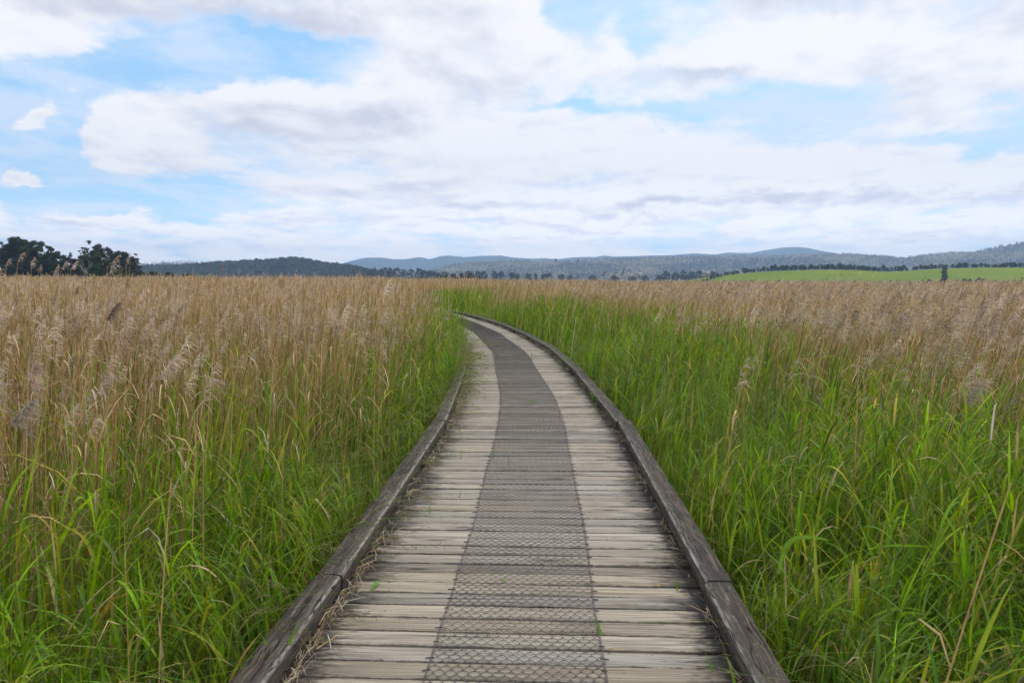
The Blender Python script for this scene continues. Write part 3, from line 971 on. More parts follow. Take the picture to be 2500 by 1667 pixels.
reed(17, 642, 14, .30, .30, False, 'brown drooping reed plume at the far left before the dark trees')
reed(48, 630, 13, .32, .35, False, 'tallest curved beige plume left of the first gap before the large tree')
reed(77, 642, 13, .30, .08, False, 'pale tufted plume on an upright stem before the large tree')
reed(95, 657, 14, .25, .12, False, 'short pale banded plume just right of the upright pale plume')
reed(135, 660, 10, .24, .25, False, 'rounded greyish plume leaning right below the bushy dark hedge')
reed(155, 648, 13, .26, .45, False, 'pale plume bent over to the right in two tufts before the hedge')
reed(178, 650, 11, .28, .40, False, 'beige plume leaning right beside the bent two-tuft plume')
reed(281, 633, 12, .28, .55, False, 'thin tan plume bent right before the rounded right-hand tree')
reed(311, 631, 12, .26, .20, False, 'pale plume at the edge of the rounded tree, above a clump of stems')
reed(272, 655, 9, .30, .25, False, 'wide feathery plume left of the clump of bare stems')
for i, (px, py, lx) in enumerate([(292, 632, .03), (306, 645, -.16), (316, 648, .02), (298, 650, .05), (262, 645, .02)]):
    reed(px, py, 12, .05, lx, False, ['tallest bare stem in the clump of stems before the tree', 'bare stem leaning left in the clump before the tree', 'bare stem at the right side of the clump before the tree', 'shorter bare stem in the middle of the clump', 'lone bare stem left of the clump'][i], 0, False)
reed(540, 655, 11, .26, .10, False, 'reddish-beige plume standing up against the wooded hill')
reed(308, 692, 7.5, .16, .10, True, 'dark grey-brown plume in the left reed bed below the rounded tree')
reed(183, 713, 7, .15, .15, True, 'dark purple-brown plume in the left reed bed, lower than its neighbours')
reed(272, 763, 5.6, .16, .40, True, 'largest dark brown plume leaning right in the middle of the left reed bed')
reed(48, 1008, 3.3, .15, .55, False, 'large soft beige plume bent over at the left edge of the photo')
reed(75, 925, 3.9, .17, -.1, False, 'dense grey-pink plume above the bent plume at the left edge')
reed(405, 900, 4.6, .19, .45, False, 'long feathery beige plume leaning right in the left reed bed')
reed(360, 680, 30, .5, .2, False, 'small far plume left of the wooded hill')
reed(1472, 669, 27, .42, .35, True, 'ragged brown plume rising above the reeds before the tan forest, left of a round one')
reed(1518, 666, 27, .45, .25, True, 'round dark brown seed head rising above the reeds before the tan forest')
reed(1498, 671, 28, .36, .5, True, 'thin brown plume between the ragged and the round seed heads')
reed(2490, 688, 12, .28, .4, True, 'dark brown plume at the right edge of the photo before the paddock')
reed(1937, 783, 7.5, .14, .3, True, 'fluffy dark grey seed head low in the right reed bed')
reed(2085, 765, 8, .16, .45, True, 'dark one-sided plume leaning right in the right reed bed')
reed(2170, 765, 8, .17, .4, True, 'dark brushy plume in the right reed bed beside a one-sided plume')
reed(2372, 960, 4.2, .17, .35, False, 'big brushy beige plume at the right among the green blades')


# broad arching blades in the right foreground
def big_blade(pts, Y, wid, col, label):
    P = np.array([far(px, py, Y + dy) for px, py, dy in pts])
    t = np.linspace(0, 1, 14); k = np.linspace(0, 1, len(P))
    # smooth through the points
    Pc = np.stack([np.interp(t, k, P[:, i]) for i in range(3)], -1)
    for _ in range(3): Pc[1:-1] = (Pc[:-2] + 2 * Pc[1:-1] + Pc[2:]) / 4
    o0 = Pc[0].copy(); Pc = Pc - o0
    W = wid * np.interp(t, [0, .3, .7, 1], [.55, 1, .8, .04])[None]
    tv = norm(np.gradient(Pc, axis=0)); sd = norm(np.cross(tv, np.array([.1, 1, .25]))); nn = np.cross(tv, sd)
    g = Geo(); g.folded(Pc[None], W, sd[None], nn[None], np.array([col]), .14)
    o = obj('arching_reed', g.build('arching_reed', M_green, True)); o.location = o0
    tag(o, label, 'reed blade', 'broad green blades in the right foreground')


big_blade([(2070, 1690, .1), (2092, 1570, 0), (2150, 1508, -.05), (2210, 1494, -.1), (2275, 1498, -.15)], 3.1, .034, (.14, .26, .05), 'broad arching green blade at the bottom right, bent over to the right')
big_blade([(1900, 1400, .1), (1915, 1330, 0), (1945, 1309, 0), (1990, 1310, -.05), (2030, 1320, -.1)], 3.5, .026, (.15, .27, .06), 'pale arching blade just right of the kerb, bowing right')
big_blade([(2300, 1720, .1), (2330, 1600, 0), (2380, 1540, -.05), (2440, 1527, -.1), (2540, 1545, -.2)], 2.9, .024, (.12, .27, .03), 'arching blade running off the right edge of the photo')
big_blade([(2330, 1440, 0), (2360, 1400, 0), (2400, 1360, 0), (2460, 1325, .05)], 3.2, .024, (.15, .31, .03), 'straight green blade slanting up to the right near the right edge')
big_blade([(2165, 1470, 0), (2185, 1410, 0), (2215, 1350, 0), (2250, 1300, .05)], 3.3, .030, (.10, .21, .03), 'dark broad blade slanting up right in the right foreground')
big_blade([(2120, 1340, 0), (2170, 1330, -.05), (2230, 1332, -.1), (2290, 1334, -.1)], 3.4, .012, (.16, .30, .04), 'level yellow-green blade lying across the right foreground')

# ------------------------------------------------------------------ ground
m, t, out = new_mat('marsh_floor')
pos = t.n('ShaderNodeNewGeometry').outputs['Position']
n1 = t.noise(pos, .9, 6, .6); n2 = t.noise(pos, .02, 4, .5)
c = t.mix(t.step(n1, .35, .65), (.05, .045, .03), (.13, .10, .055))
c = t.mix(t.step(n2, .4, .6, 0, .5), c, (.09, .12, .035))
principled(t, out, c, .95, .1)
M_ground = m
gs = [-9000, -200, 200, 9000]
V = [(x, y, GROUND) for y in (-60, 300, 1500, 9000) for x in (-8000, -300, 300, 8000)]
Q = [(r * 4 + k, r * 4 + k + 1, r * 4 + k + 5, r * 4 + k + 4) for r in range(3) for k in range(3)]
o = obj('ground', mesh('ground', V, [np.array(Q)], M_ground)); tag(o, kind='structure')


# ------------------------------------------------------------------ hills
def hill_mat(name, c1, c2, c3, s1, s2):
    m, t, out = new_mat(name)
    pos = t.n('ShaderNodeNewGeometry').outputs['Position']
    a = t.noise(pos, s1, 6, .65); b = t.noise(pos, s2, 4, .6)
    c = t.mix(t.step(a, .35, .65), c1, c2); c = t.mix(t.step(b, .45, .65, 0, .8), c, c3)
    principled(t, out, c, .95, .05, a, .6, 1.0 / s1 * .15)
    return m


class Hill:
    def __init__(s, Y, prof, df, db, tree=0., power=1.0, rough=.0, ext=True):
        P = np.array([far(px, py, Y) for px, py in prof]); s.X = P[:, 0]; s.Z = P[:, 2] - tree
        s.Y, s.df, s.db, s.power, s.rough = Y, df, db, power, rough
    def z(s, x, y):
        zc = np.interp(x, s.X, s.Z)
        k = np.where(y < s.Y, 1 - np.clip((s.Y - y) / s.df, 0, 1), 1 - np.clip((y - s.Y) / s.db, 0, 1))
        k = (k * k * (3 - 2 * k)) ** s.power
        sp = (fbm(x / (s.df * .22) + 5, y / (s.df * .3), 4) - .5) * s.rough * (k * (1 - k) * 4)
        return (GROUND - .02) + (zc - GROUND) * np.clip(k + sp, 0, 1.0)
    def build(s, name, mat, nx=240, ny=36, smooth=True, x0=None, x1=None):
        xs = np.linspace(x0 if x0 is not None else s.X[0], x1 if x1 is not None else s.X[-1], nx); ys = np.concatenate([np.linspace(s.Y - s.df, s.Y, ny), np.linspace(s.Y, s.Y + s.db, 8)[1:]])
        YY, XX = np.meshgrid(ys, xs, indexing='ij')
        V = np.stack([XX, YY, s.z(XX, YY)], -1)
        a = (np.arange(len(ys) - 1)[:, None] * nx + np.arange(nx - 1)).ravel()
        me = mesh(name, V, [np.stack([a, a + 1, a + nx + 1, a + nx], -1)], mat, smooth=smooth)
        o = obj(name, me); return o


def lod_trees(g, pos, h, w, nf, cols, trunk=None, lift=.3):
    """many far trees as tufts of leaf faces"""
    n = len(pos)
    q = rng.normal(0, 1, (n, nf, 3)); q = norm(q) * rng.uniform(.35, 1, (n, nf, 1)) ** .5
    c = pos[:, None] + q * np.stack([w * .5, w * .5, h * (1 - lift) * .5], -1)[:, None]
    c[..., 2] += (h * (lift + (1 - lift) * .5))[:, None]
    s = (w * .42)[:, None, None] * rng.uniform(.6, 1.2, (n, nf, 1))
    a = norm(rng.normal(0, 1, (n, nf, 3)) + q * .0) * s; b = norm(np.cross(a, rng.normal(0, 1, (n, nf, 3)))) * s
    V = np.stack([c - a * .6 - b * .5, c + a * .6 - b * .5, c + b * .7], 2)
    C = np.repeat((cols[:, None] * np.exp(rng.normal(0, .22, (n, nf, 1))))[:, :, None], 3, 2)
    g.add(V, T=np.arange(n * nf * 3).reshape(-1, 3), C=np.clip(C, 0, .9))
    if trunk is not None:
        P = np.stack([pos, pos + np.stack([0 * h, 0 * h, h * .55], -1)], 1)
        sd = np.repeat(np.array([[1., 0, 0]]), n, 0)
        g.ribbons(P, np.stack([trunk, trunk * .6], 1), sd, np.repeat(np.array([[.32, .29, .24]]), n, 0))


# blue ranges far off
ridge = [(700, 680), (760, 668), (800, 658), (846, 645), (870, 637), (899, 629.5), (930, 629), (961, 633), (991, 633), (1026, 628), (1053, 633.6), (1083, 625), (1100, 624.5), (1137, 628), (1175, 625), (1225, 624.4), (1252, 629),
         (1301, 632), (1328, 630.5), (1359, 633.5), (1397, 628.5), (1428, 627.5), (1451, 628), (1473, 624), (1496, 627), (1540, 626), (1584, 624), (1642, 623), (1688, 619), (1744, 622), (1773, 617), (1800, 618), (1831, 618),
         (1881, 609), (1910, 604.5), (1935, 603.6), (1957, 605), (1982, 611), (2015, 618), (2080, 628), (2160, 640), (2300, 650), (2450, 670)]
M_ridge = hill_mat('far_forest_slopes', (.03, .045, .03), (.06, .07, .045), (.04, .05, .035), .004, .012)
HR = Hill(6500, ridge, 1500, 400, 0, .8, .35)
tag(HR.build('mountains', M_ridge, 400, 40), kind='structure')
M_slope = hill_mat('forest_floor', (.10, .09, .055), (.17, .15, .10), (.07, .075, .04), .02, .006)
fore = [(1000, 668), (1060, 660), (1100, 648), (1130, 642), (1180, 638), (1250, 636), (1300, 637), (1350, 636), (1400, 635), (1450, 632), (1500, 628), (1550, 629), (1600, 627), (1650, 625), (1700, 624), (1750, 625), (1800, 623), (1880, 624),
        (1950, 622), (2010, 619), (2060, 620), (2120, 623), (2170, 630), (2200, 634), (2300, 650), (2400, 668), (2500, 684)]
HF = Hill(3400, fore, 1100, 500, 20, 1.0, .7)
tag(HF.build('forest_hill', M_slope, 260, 40), kind='structure')
rise = [(2020, 680), (2100, 650), (2150, 640), (2190, 631), (2230, 625), (2290, 617), (2330, 616), (2345, 618), (2380, 613), (2420, 604), (2460, 597), (2500, 589), (2560, 577), (2660, 566), (2760, 566)]
HG = Hill(3000, rise, 1000, 500, 18, 1.0, .7)
tag(HG.build('hill', M_slope, 200, 40), kind='structure')
low = [(250, 684), (300, 660), (360, 648), (400, 642), (430, 640), (470, 640), (500, 641), (530, 643), (600, 652), (700, 668), (800, 690)]
HL = Hill(3200, low, 600, 400, 16)
tag(HL.build('far_hill', M_slope, 80, 16), kind='structure')


def forest(H, n, x0, x1, h, w, nf, pal, name, label, yfront=None, trunk=None, keep=None, zmin=1.5):
    x = rng.uniform(x0, x1, n); y = H.Y - rng.random(n) ** .9 * (yfront or H.df) + 40
    z = H.z(x, y); k = z > zmin
    if keep is not None: k &= keep(x, y, z)
    x, y, z = x[k], y[k], z[k]; n = len(x)
    hh = h * rng.uniform(.55, 1.15, n); ww = w * rng.uniform(.7, 1.25, n)
    pal = np.array(pal); cl = fbm(x / (H.df * .10) + 3, y / (H.df * .13), 3)
    i = np.clip((cl * 1.5 - .25 + rng.normal(0, .22, n)) * len(pal), 0, len(pal) - 1).astype(int)
    g = Geo(); lod_trees(g, np.stack([x, y, z - .5], -1), hh, ww, nf, pal[i], None if trunk is None else np.full(n, trunk))
    o = obj(name, g.build(name, M_tree)); tag(o, label, 'forest', kind='stuff')
    return o


GUM = [(.06, .07, .045), (.13, .125, .08), (.22, .20, .13), (.32, .28, .185), (.42, .36, .24)]
forest(HF, 15000, HF.X[0], HF.X[-1], 21, 9, 16, GUM, 'forest', 'tan-grey gum forest covering the long hill behind the reeds', 1080, 1.4)
forest(HG, 9000, HG.X[0], HG.X[-1], 20, 9, 16, GUM, 'forest', 'hazy gum forest on the hill rising at the right edge', 980, 1.4)
forest(HL, 900, HL.X[0], HL.X[-1], 24, 8, 14, GUM[:3], 'forest', 'hazy sparse gum forest on the far hill between the dark trees and the wooded hill', 500, 1.3)
wood = [(300, 684), (340, 664), (361, 650), (434, 650), (506, 646), (578, 640), (620, 637), (650, 636), (690, 634), (715, 630), (740, 632), (759, 636), (795, 643), (831, 647), (857, 649), (880, 656), (915, 662), (960, 672), (1000, 684)]
HW = Hill(1500, wood, 300, 200, 8)
M_wfloor = hill_mat('woodland_floor', (.035, .045, .022), (.055, .06, .03), (.04, .05, .025), .05, .02)
tag(HW.build('wooded_hill', M_wfloor, 120, 20), kind='structure')
forest(HW, 2600, HW.X[0], HW.X[-1], 11, 9, 40, [(.022, .034, .02), (.03, .045, .024), (.04, .055, .028), (.055, .065, .035)], 'woodland', 'dark green woodland covering the low hill left of the blue ranges', 290, None, None, .2)

# green paddock on the rise at the right
m, t, out = new_mat('pasture')
pos = t.n('ShaderNodeNewGeometry').outputs['Position']
a = t.noise(pos, .016, 5, .6, 1.); b = t.noise(pos, .3, 4, .6)
sx, sy, sz = t.sep(pos)
ridge_n = t.noise(t.comb(t.m('MULTIPLY', sx, .01), t.m('MULTIPLY', sy, .05), 0.), 1, 4, .6)
c = t.mix(t.step(a, .35, .65), (.115, .18, .005), (.165, .215, .007))
c = t.mix(t.step(ridge_n, .52, .68, 0, .55), c, (.125, .14, .02))
c = t.mix(t.step(b, .55, .75, 0, .35), c, (.08, .13, .015))
principled(t, out, c, .95, .1)
M_past = m
crest = [(1690, 694), (1720, 685), (1731, 681), (1760, 674), (1831, 666), (1880, 663), (1925, 661), (1980, 659), (2029, 658.5), (2080, 659.5), (2120, 662), (2163, 663.5), (2200, 662.5), (2250, 659), (2297, 656), (2350, 654.5), (2400, 653.5), (2500, 653), (2700, 652), (2900, 655)]
HP = Hill(650, crest, 160, 200)
tag(HP.build('paddock', M_past, 240, 40), kind='structure')


# ------------------------------------------------------------------ trees
def crown_mesh(g, clumps, nper, size, cols, flat=.75):
    """leaf faces scattered through clumps: (x,y,z,r)"""
    for (x, y, z, r) in clumps:
        n = max(6, int(nper * r * r))
        q = norm(rng.normal(0, 1, (n, 3))) * (rng.random((n, 1)) ** .38) * r * np.array([1, 1, flat])
        q *= (1 + .25 * np.sin(q[:, :1] * 5 / max(r, .1)))
        c = np.array([x, y, z]) + q
        s = size * rng.uniform(.5, 1.3, (n, 1))
        a = norm(rng.normal(0, 1, (n, 3)) * np.array([1, 1, .6])) * s; b = norm(np.cross(a, rng.normal(0, 1, (n, 3)))) * s * .6
        V = np.stack([c - a, c - b * .8, c + a, c + b], 1)
        i = np.arange(n)[:, None] * 4 + np.arange(4)
        base = np.array(cols[rng.integers(0, len(cols))])
        C = np.repeat((base[None] * np.exp(rng.normal(0, .3, (n, 1))))[:, None], 4, 1)
        g.add(V, Q=i, C=C)


DARKG = [(.026, .04, .018), (.036, .054, .022), (.052, .068, .025), (.075, .085, .032), (.03, .042, .024)]


def tree(name, px, ptop, wpx, Y, label, group, style='gum', cols=DARKG, dens=1.0, pbase=None, bark=(.12, .1, .08), lean=0.):
    k = Y / F
    top = far(px, ptop, Y); zb = GROUND if pbase is None else pbase
    H = top[2] - zb; Wd = wpx * k
    root = empty(name, (top[0], Y, zb)); tag(root, label, 'tree' if name != 'bush' else 'bush', group)
    gt = Geo(); gc = Geo(); clumps = []
    if style == 'gum':          # open, tiered crown on visible limbs
        nl = max(8, int(11 + Wd * 1.1))
        fork = H * rng.uniform(.22, .34)
        gt.tube([(0, 0, -.3), (lean * .1 * H, 0, fork)], [H * .028, H * .022], 8, bark)
        for j in range(nl):
            a = rng.uniform(0, 2 * np.pi); rr = Wd * .5 * (.12 + .88 * rng.random() ** .6) * .84
            zz = H * (.97 - .5 * (rr / (Wd * .5)) ** 2 - .30 * rng.random() ** 1.5)
            if j == 0: rr, zz = Wd * .06, H * .95
            e = np.array([math.cos(a) * rr + lean * H * .35, math.sin(a) * rr, zz])
            mid = np.array([e[0] * .35, e[1] * .35, fork + (zz - fork) * .5])
            gt.tube([(lean * .1 * H, 0, fork * .95), mid, e], [H * .014, H * .009, H * .003], 5, bark)
            cr = Wd * rng.uniform(.11, .18)
            clumps.append((*e, cr))
            for q in range(3):
                clumps.append((*(e + rng.normal(0, 1, 3) * cr * np.array([1.2, 1.2, .55])), cr * rng.uniform(.4, .75)))
    elif style == 'dome':       # dense round crown down to the ground
        gt.tube([(0, 0, -.3), (0, 0, H * .5)], [H * .03, H * .015], 8, bark)
        for j in range(int(40 * dens) + 6):
            a = rng.uniform(0, 2 * np.pi); v = rng.random()
            zz = H * (.18 + .72 * v); rad = Wd * .5 * math.sqrt(max(.05, 1 - ((v - .3) / .78) ** 2)) * .80
            rr = rad * rng.random() ** .4
            cr = min(Wd, 9.) * rng.uniform(.10, .19)
            clumps.append((math.cos(a) * rr, math.sin(a) * rr, min(zz, H - cr * .8), cr))
    elif style == 'dead':
        P = np.array([(0, 0, -.3), (.1 * H, 0, H * .35), (.0, 0, H * .65)]); gt.tube(P, [H * .02, H * .016, H * .01], 6, bark)
        for j in range(9):
            z0 = H * rng.uniform(.25, .6); a = rng.choice([-1, 1]); L = H * rng.uniform(.25, .45)
            p0 = np.array([.06 * H, 0, z0]); p2 = p0 + np.array([a * L * .5, rng.normal(0, .2) * L, L * .85])
            pm = (p0 + p2) / 2 + np.array([a * L * .12, 0, -L * .06])
            gt.tube([p0, pm, p2], [H * .011, H * .008, H * .003], 5, bark)
            for q in range(2):
                gt.tube([pm, pm + (p2 - pm) * .6 + np.array([rng.normal(0, .15) * L, 0, .25 * L])], [H * .006, H * .002], 4, bark)
    obj('trunk', gt.build('trunk', M_bark, True), root)
    if clumps:
        size = max(.16, .75 * PX * Y)
        Wc = max(Wd, 1.0)
        crown_mesh(gc, clumps, 26 * dens / (size * size) * .5, size, cols)
        obj('crown', gc.build('crown', M_tree), root)
    return root


LG = 'dark trees at the left behind the reeds'
tree('gum_tree', 160, 621, 34, 276, 'dark low-crowned tree just left of the gap in the trees', LG, 'dome')
tree('gum_tree', 315, 622, 44, 272, 'low dark tree behind the clump of bare stems', LG, 'dome')
tree('gum_tree', 2, 588, 30, 270, 'dark tree cut by the left edge of the photo', LG)
tree('gum_tree', 48, 586, 98, 275, 'largest dark gum tree with a broad domed crown at the far left', LG, dens=1.3)
tree('gum_tree', 20, 601, 60, 282, 'lower dark gum filling in left of the largest gum crown', LG, 'dome')
tree('gum_tree', 78, 610, 55, 285, 'dense dark gum under the right side of the largest crown', LG, 'dome')
tree('gum_tree', 95, 616, 24, 262, 'small round black-green tree beside the largest gum', LG, 'dome', dens=1.2)
tree('gum_tree', 120, 600, 40, 280, 'open-crowned gum with sky showing through, right of the largest gum', LG)
tree('gum_tree', 142, 608, 44, 280, 'dark gum sloping down to the gap in the trees', LG, 'dome')
tree('bush', 55, 634, 110, 250, 'dark green hedge-like thicket under the largest gum', LG, 'dome', [(.016, .03, .014), (.022, .04, .018)], 1.6)
tree('bush', 130, 632, 84, 250, 'flat-topped dark green thicket between the gums', LG, 'dome', [(.016, .034, .014), (.022, .044, .018)], 1.6)
tree('gum_tree', 172, 614, 13, 285, 'thin wispy tree standing in the gap between the gums', LG)
tree('gum_tree', 186, 627, 36, 262, 'low rounded dark tree right of the gap', LG, 'dome', dens=1.3)
tree('gum_tree', 206, 603, 26, 282, 'tree with a small umbrella tuft above its shoulder', LG)
tree('gum_tree', 200, 619, 40, 270, 'dark crowned tree below the umbrella tuft', LG, 'dome')
tree('gum_tree', 240, 597, 50, 282, 'tall feathery gum with a tiny tuft at the very top', LG)
tree('gum_tree', 262, 605, 36, 284, 'airy gum crown right of the tiny top tuft', LG)
tree('gum_tree', 230, 622, 50, 270, 'dark lower gum filling under the feathery gum', LG, 'dome')
tree('gum_tree', 295, 609, 58, 265, 'rounded dense dark green tree near the right end of the group', LG, 'dome', dens=1.4)
tree('gum_tree', 329, 617, 22, 268, 'slender pale-leaved gum leaning at the right end of the group', LG, cols=[(.07, .08, .05), (.11, .11, .075), (.05, .06, .035)], lean=.05)
tree('dead_tree', 206, 627, 26, 255, 'bare pale dead tree with white branches before the dark gums', LG, 'dead', bark=(.30, .28, .24))
for i, (px, pt, w) in enumerate([(235, 645, 44), (268, 650, 46), (300, 653, 40), (335, 660, 44), (372, 662, 40), (412, 662, 34), (455, 668, 30)]):
    tree('bush', px, pt, w, 240, ['mid-green bush below the feathery gum', 'bright green bush before the rounded tree', 'dark bush at the foot of the rounded tree', 'green bush at the foot of the leaning gum', 'green bush under the far hazy hill',
         'olive bush at the left foot of the wooded hill', 'low green bush before the wooded hill'][i], 'green bushes under the trees at the left', 'dome', [(.03, .06, .018), (.05, .085, .022), (.024, .045, .018)], 1.2)
MIDC = [(.03, .045, .03), (.04, .055, .032), (.055, .065, .035)]
mids = [(872, 648, 34), (892, 651, 24), (905, 654, 16), (915, 650, 9), (930, 653, 22), (943, 649.5, 32), (954, 650, 13), (969, 651, 30), (985, 653, 18), (1003, 655, 24), (1023, 652.5, 24), (1035, 656, 20), (1047, 660, 16), (1058, 661, 24), (1070, 664, 16),
        (1086, 662, 26), (1146, 660, 28), (1168, 659.5, 18), (1181, 660, 22), (1208, 660, 24), (1224, 661, 16), (1249, 664, 20), (1262, 667, 14), (1290, 666.5, 20), (1308, 666, 10), (1326, 668, 12), (1339, 665.5, 26), (1371, 669, 20), (1394, 671, 24), (1448, 672, 26), (1500, 674, 22), (1543, 673, 24),
        (1575, 672, 22), (1628, 660, 26), (1650, 664, 24), (1669, 659, 24), (1690, 661, 22), (1707, 659, 26), (1728, 664, 22), (1742, 661, 20), (1610, 670, 26), (1680, 670, 30)]
for i, (px, pt, w) in enumerate(mids):
    lab = {3: 'narrow dark upright tree in the tree line before the blue ranges', 8: 'yellowish tree in the tree line before the blue ranges', 15: 'pale yellow-green tree behind the dark brown thicket', 10: 'tall round tree near the right end of the tree line before the blue ranges',
           5: 'broad dark tree in the middle of the tree line before the blue ranges'}.get(i)
    pal = [(.12, .12, .04), (.09, .1, .035)] if i in (8, 15) else MIDC
    if lab is None:
        lab = 'dark tree in the line right of the wooded hill, before the blue ranges' if i < 16 else 'small rounded dark tree behind the reeds at the foot of the tan forest' if i < 33 else 'dark tree at the left foot of the paddock before the tan forest'
        tree('tree', px, pt, w, 1100, lab, ['tree line before the blue ranges', 'small trees at the foot of the tan forest', 'dark trees at the left foot of the paddock'][0 if i < 16 else 1 if i < 33 else 2], 'dome', pal, 1.0)
    else:
        tree('tree', px, pt, w, 1100, lab, 'tree line before the blue ranges', 'dome', pal, 1.0)
# dark brown thicket in the middle distance
root = empty('thicket', far(1115, 690, 130) * np.array([1, 1, 0]) + np.array([0, 0, GROUND])); tag(root, 'dark brown scrubby thicket rising above the reeds in the centre', 'thicket')
gc = Geo(); cl = []
for px, pt in [(1068, 672), (1076, 669), (1088, 670), (1098, 667.5), (1106, 668), (1114, 665.5), (1124, 665), (1133, 665.5), (1142, 666.5), (1150, 668), (1158, 670), (1166, 673)]:
    p = far(px, pt, 130) - np.array(root.location)
    for q in range(3): cl.append((p[0] + rng.normal(0, .3), rng.normal(0, 1), p[2] - .45 - .5 * q, .5))
crown_mesh(gc, cl, 240, .13, [(.06, .038, .022), (.085, .05, .028), (.05, .045, .022)])
obj('crown', gc.build('crown', M_tree), root)
gt = Geo()
for q in range(7):
    x = -3 + q; gt.tube([(x, 0, 0), (x + .2, 0, 1.6)], [.06, .02], 5, (.1, .07, .05))
obj('trunk', gt.build('trunk', M_bark), root)


# rows of trees round the paddock: a few shapes, copied
def make_tree_proto(Hh, Wd, seed_cols, dens=1.0):
    gt = Geo(); gt.tube([(0, 0, -.4), (.05, 0, Hh * .5), (0, 0, Hh * .75)], [.16, .12, .05], 6, (.09, .075, .06))
    gc = Geo(); cl = []
    for j in range(16):
        a = rng.uniform(0, 6.28); v = rng.random(); rr = Wd * .42 * math.sqrt(max(.05, 1 - (v - .35) ** 2 * 2)) * rng.random() ** .5
        cl.append((math.cos(a) * rr, math.sin(a) * rr, Hh * (.2 + .66 * v), Wd * rng.uniform(.13, .22)))
    crown_mesh(gc, cl, 90 * dens, .3, seed_cols, .85)
    return gt.build('trunk', M_bark, True), gc.build('crown', M_tree)


protos = [make_tree_proto(5.2, w, DARKG[:3] + [(.03, .045, .022)]) for w in (4.6, 5.4, 6.2, 3.8)]
shr = [make_tree_proto(2.4, w, [(.035, .045, .025), (.05, .05, .03)], 1.4) for w in (2.8, 3.6)]


def place(proto, name, p, sc, label, group, cat='tree'):
    r = empty(name, p, random.random() * 6.28); r.scale = (sc[0], sc[0], sc[1])
    tag(r, label, cat, group)
    for nm, me in zip(('trunk', 'crown'), proto): obj(nm, me, r)


px = 1716.0
while px < 2520:
    Yt = 655 + random.uniform(-1.6, 1.6)
    if px < 1830: Yt -= (1830 - px) * .2
    X = (px - 1250) / F * Yt
    z = float(HP.z(np.array([X]), np.array([Yt]))[0])
    sc = .8 * random.uniform(.95, 1.5) * (.8 if px < 1800 else 1) * (1.0 if 1880 < px < 2170 else .85)
    if random.random() > .08:
        place(random.choice(protos), 'windbreak_tree', (X, Yt, z - .2), (sc * random.uniform(.85, 1.1), sc * random.uniform(.85, 1.1)), 'small dark rounded tree in the windbreak along the crest of the green paddock', 'windbreak trees along the paddock crest')
    px += random.uniform(6.5, 11.)
for k in range(13):
    Yt = 651 - k * 13.4; X = (2302 - 1250) / F * Yt + random.uniform(-.5, .5)
    z = float(HP.z(np.array([X]), np.array([Yt]))[0])
    place(protos[k % 3], 'hedge_tree', (X, Yt, z - .3), (random.uniform(.68, .8), random.uniform(.64, .84)), 'dark tree in the narrow line running straight down the green paddock', 'line of trees running down the paddock')
for (px, w) in [(1768, .9), (1790, .7), (1815, .6), (1832, .9), (1870, .8), (1900, 1.), (1932, .6), (2010, .5), (2085, .9), (2105, .6), (2133, .7), (2146, .6), (2172, .9), (2190, .8), (2217, .8), (2265, 1.2), (2290, .8), (2334, 1.0), (2351, 1.3), (2362, 1.2), (2386, 1.5), (2398, 1.3), (2430, .8), (2462, .9), (2475, .9)]:
    Yt = 486; X = (px - 1250) / F * Yt
    place(shr[random.randrange(2)], 'shrub', (X, Yt, GROUND), (w * .8, w * .92), 'low dark shrub at the bottom of the green paddock just above the reeds', 'shrubs at the bottom of the paddock', 'shrub')


# small pale houses among the trees at the foot of the forest
def house(px, py, w, label):
    Y = 700; p = far(px, py, Y); p[2] = p[2] - 2.5
    root = empty('house', p, .3); tag(root, label, 'house')
    g = Geo(); g.box(((0, 0, 1.5), (w / 2, 0, 0), (0, 3, 0), (0, 0, 1.5)), (.36, .35, .33)); obj('wall', g.build('wall', M_paint), root)
    g = Geo(); e = w / 2 + .4
    V = [(-e, -3.4, 2.95), (e, -3.4, 2.95), (e, 3.4, 2.95), (-e, 3.4, 2.95), (-e, 0, 4.6), (e, 0, 4.6)]
    g.add(V, Q=[(0, 1, 5, 4), (2, 3, 4, 5), (0, 3, 2, 1)], T=[(0, 4, 3), (1, 2, 5)], C=(.3, .3, .3)); obj('roof', g.build('roof', M_paint), root)
    g = Geo()
    for xx in (-w * .25, w * .25): g.box(((xx, -3.02, 1.6), (.6, 0, 0), (0, .04, 0), (0, 0, .6)), (.04, .05, .06))
    obj('window', g.build('window', M_paint), root)


house(1724, 669, 5, 'tiny pale house among dark trees at the left foot of the paddock')
house(1560, 672, 5, 'tiny pale house behind the reeds at the foot of the tan forest')

# mast on the blue peak
p = far(1931, 603.8, 6500); g = Geo()
g.tube([(0, 0, -6), (0, 0, 12)], [.9, .5], 6, (.2, .2, .2)); g.tube([(-1.6, 0, 7), (1.6, 0, 7)], .5, 5, (.2, .2, .2))
o = obj('mast', g.build('mast', M_paint)); o.location = p; tag(o, 'thin mast on the top of the highest blue peak', 'mast')


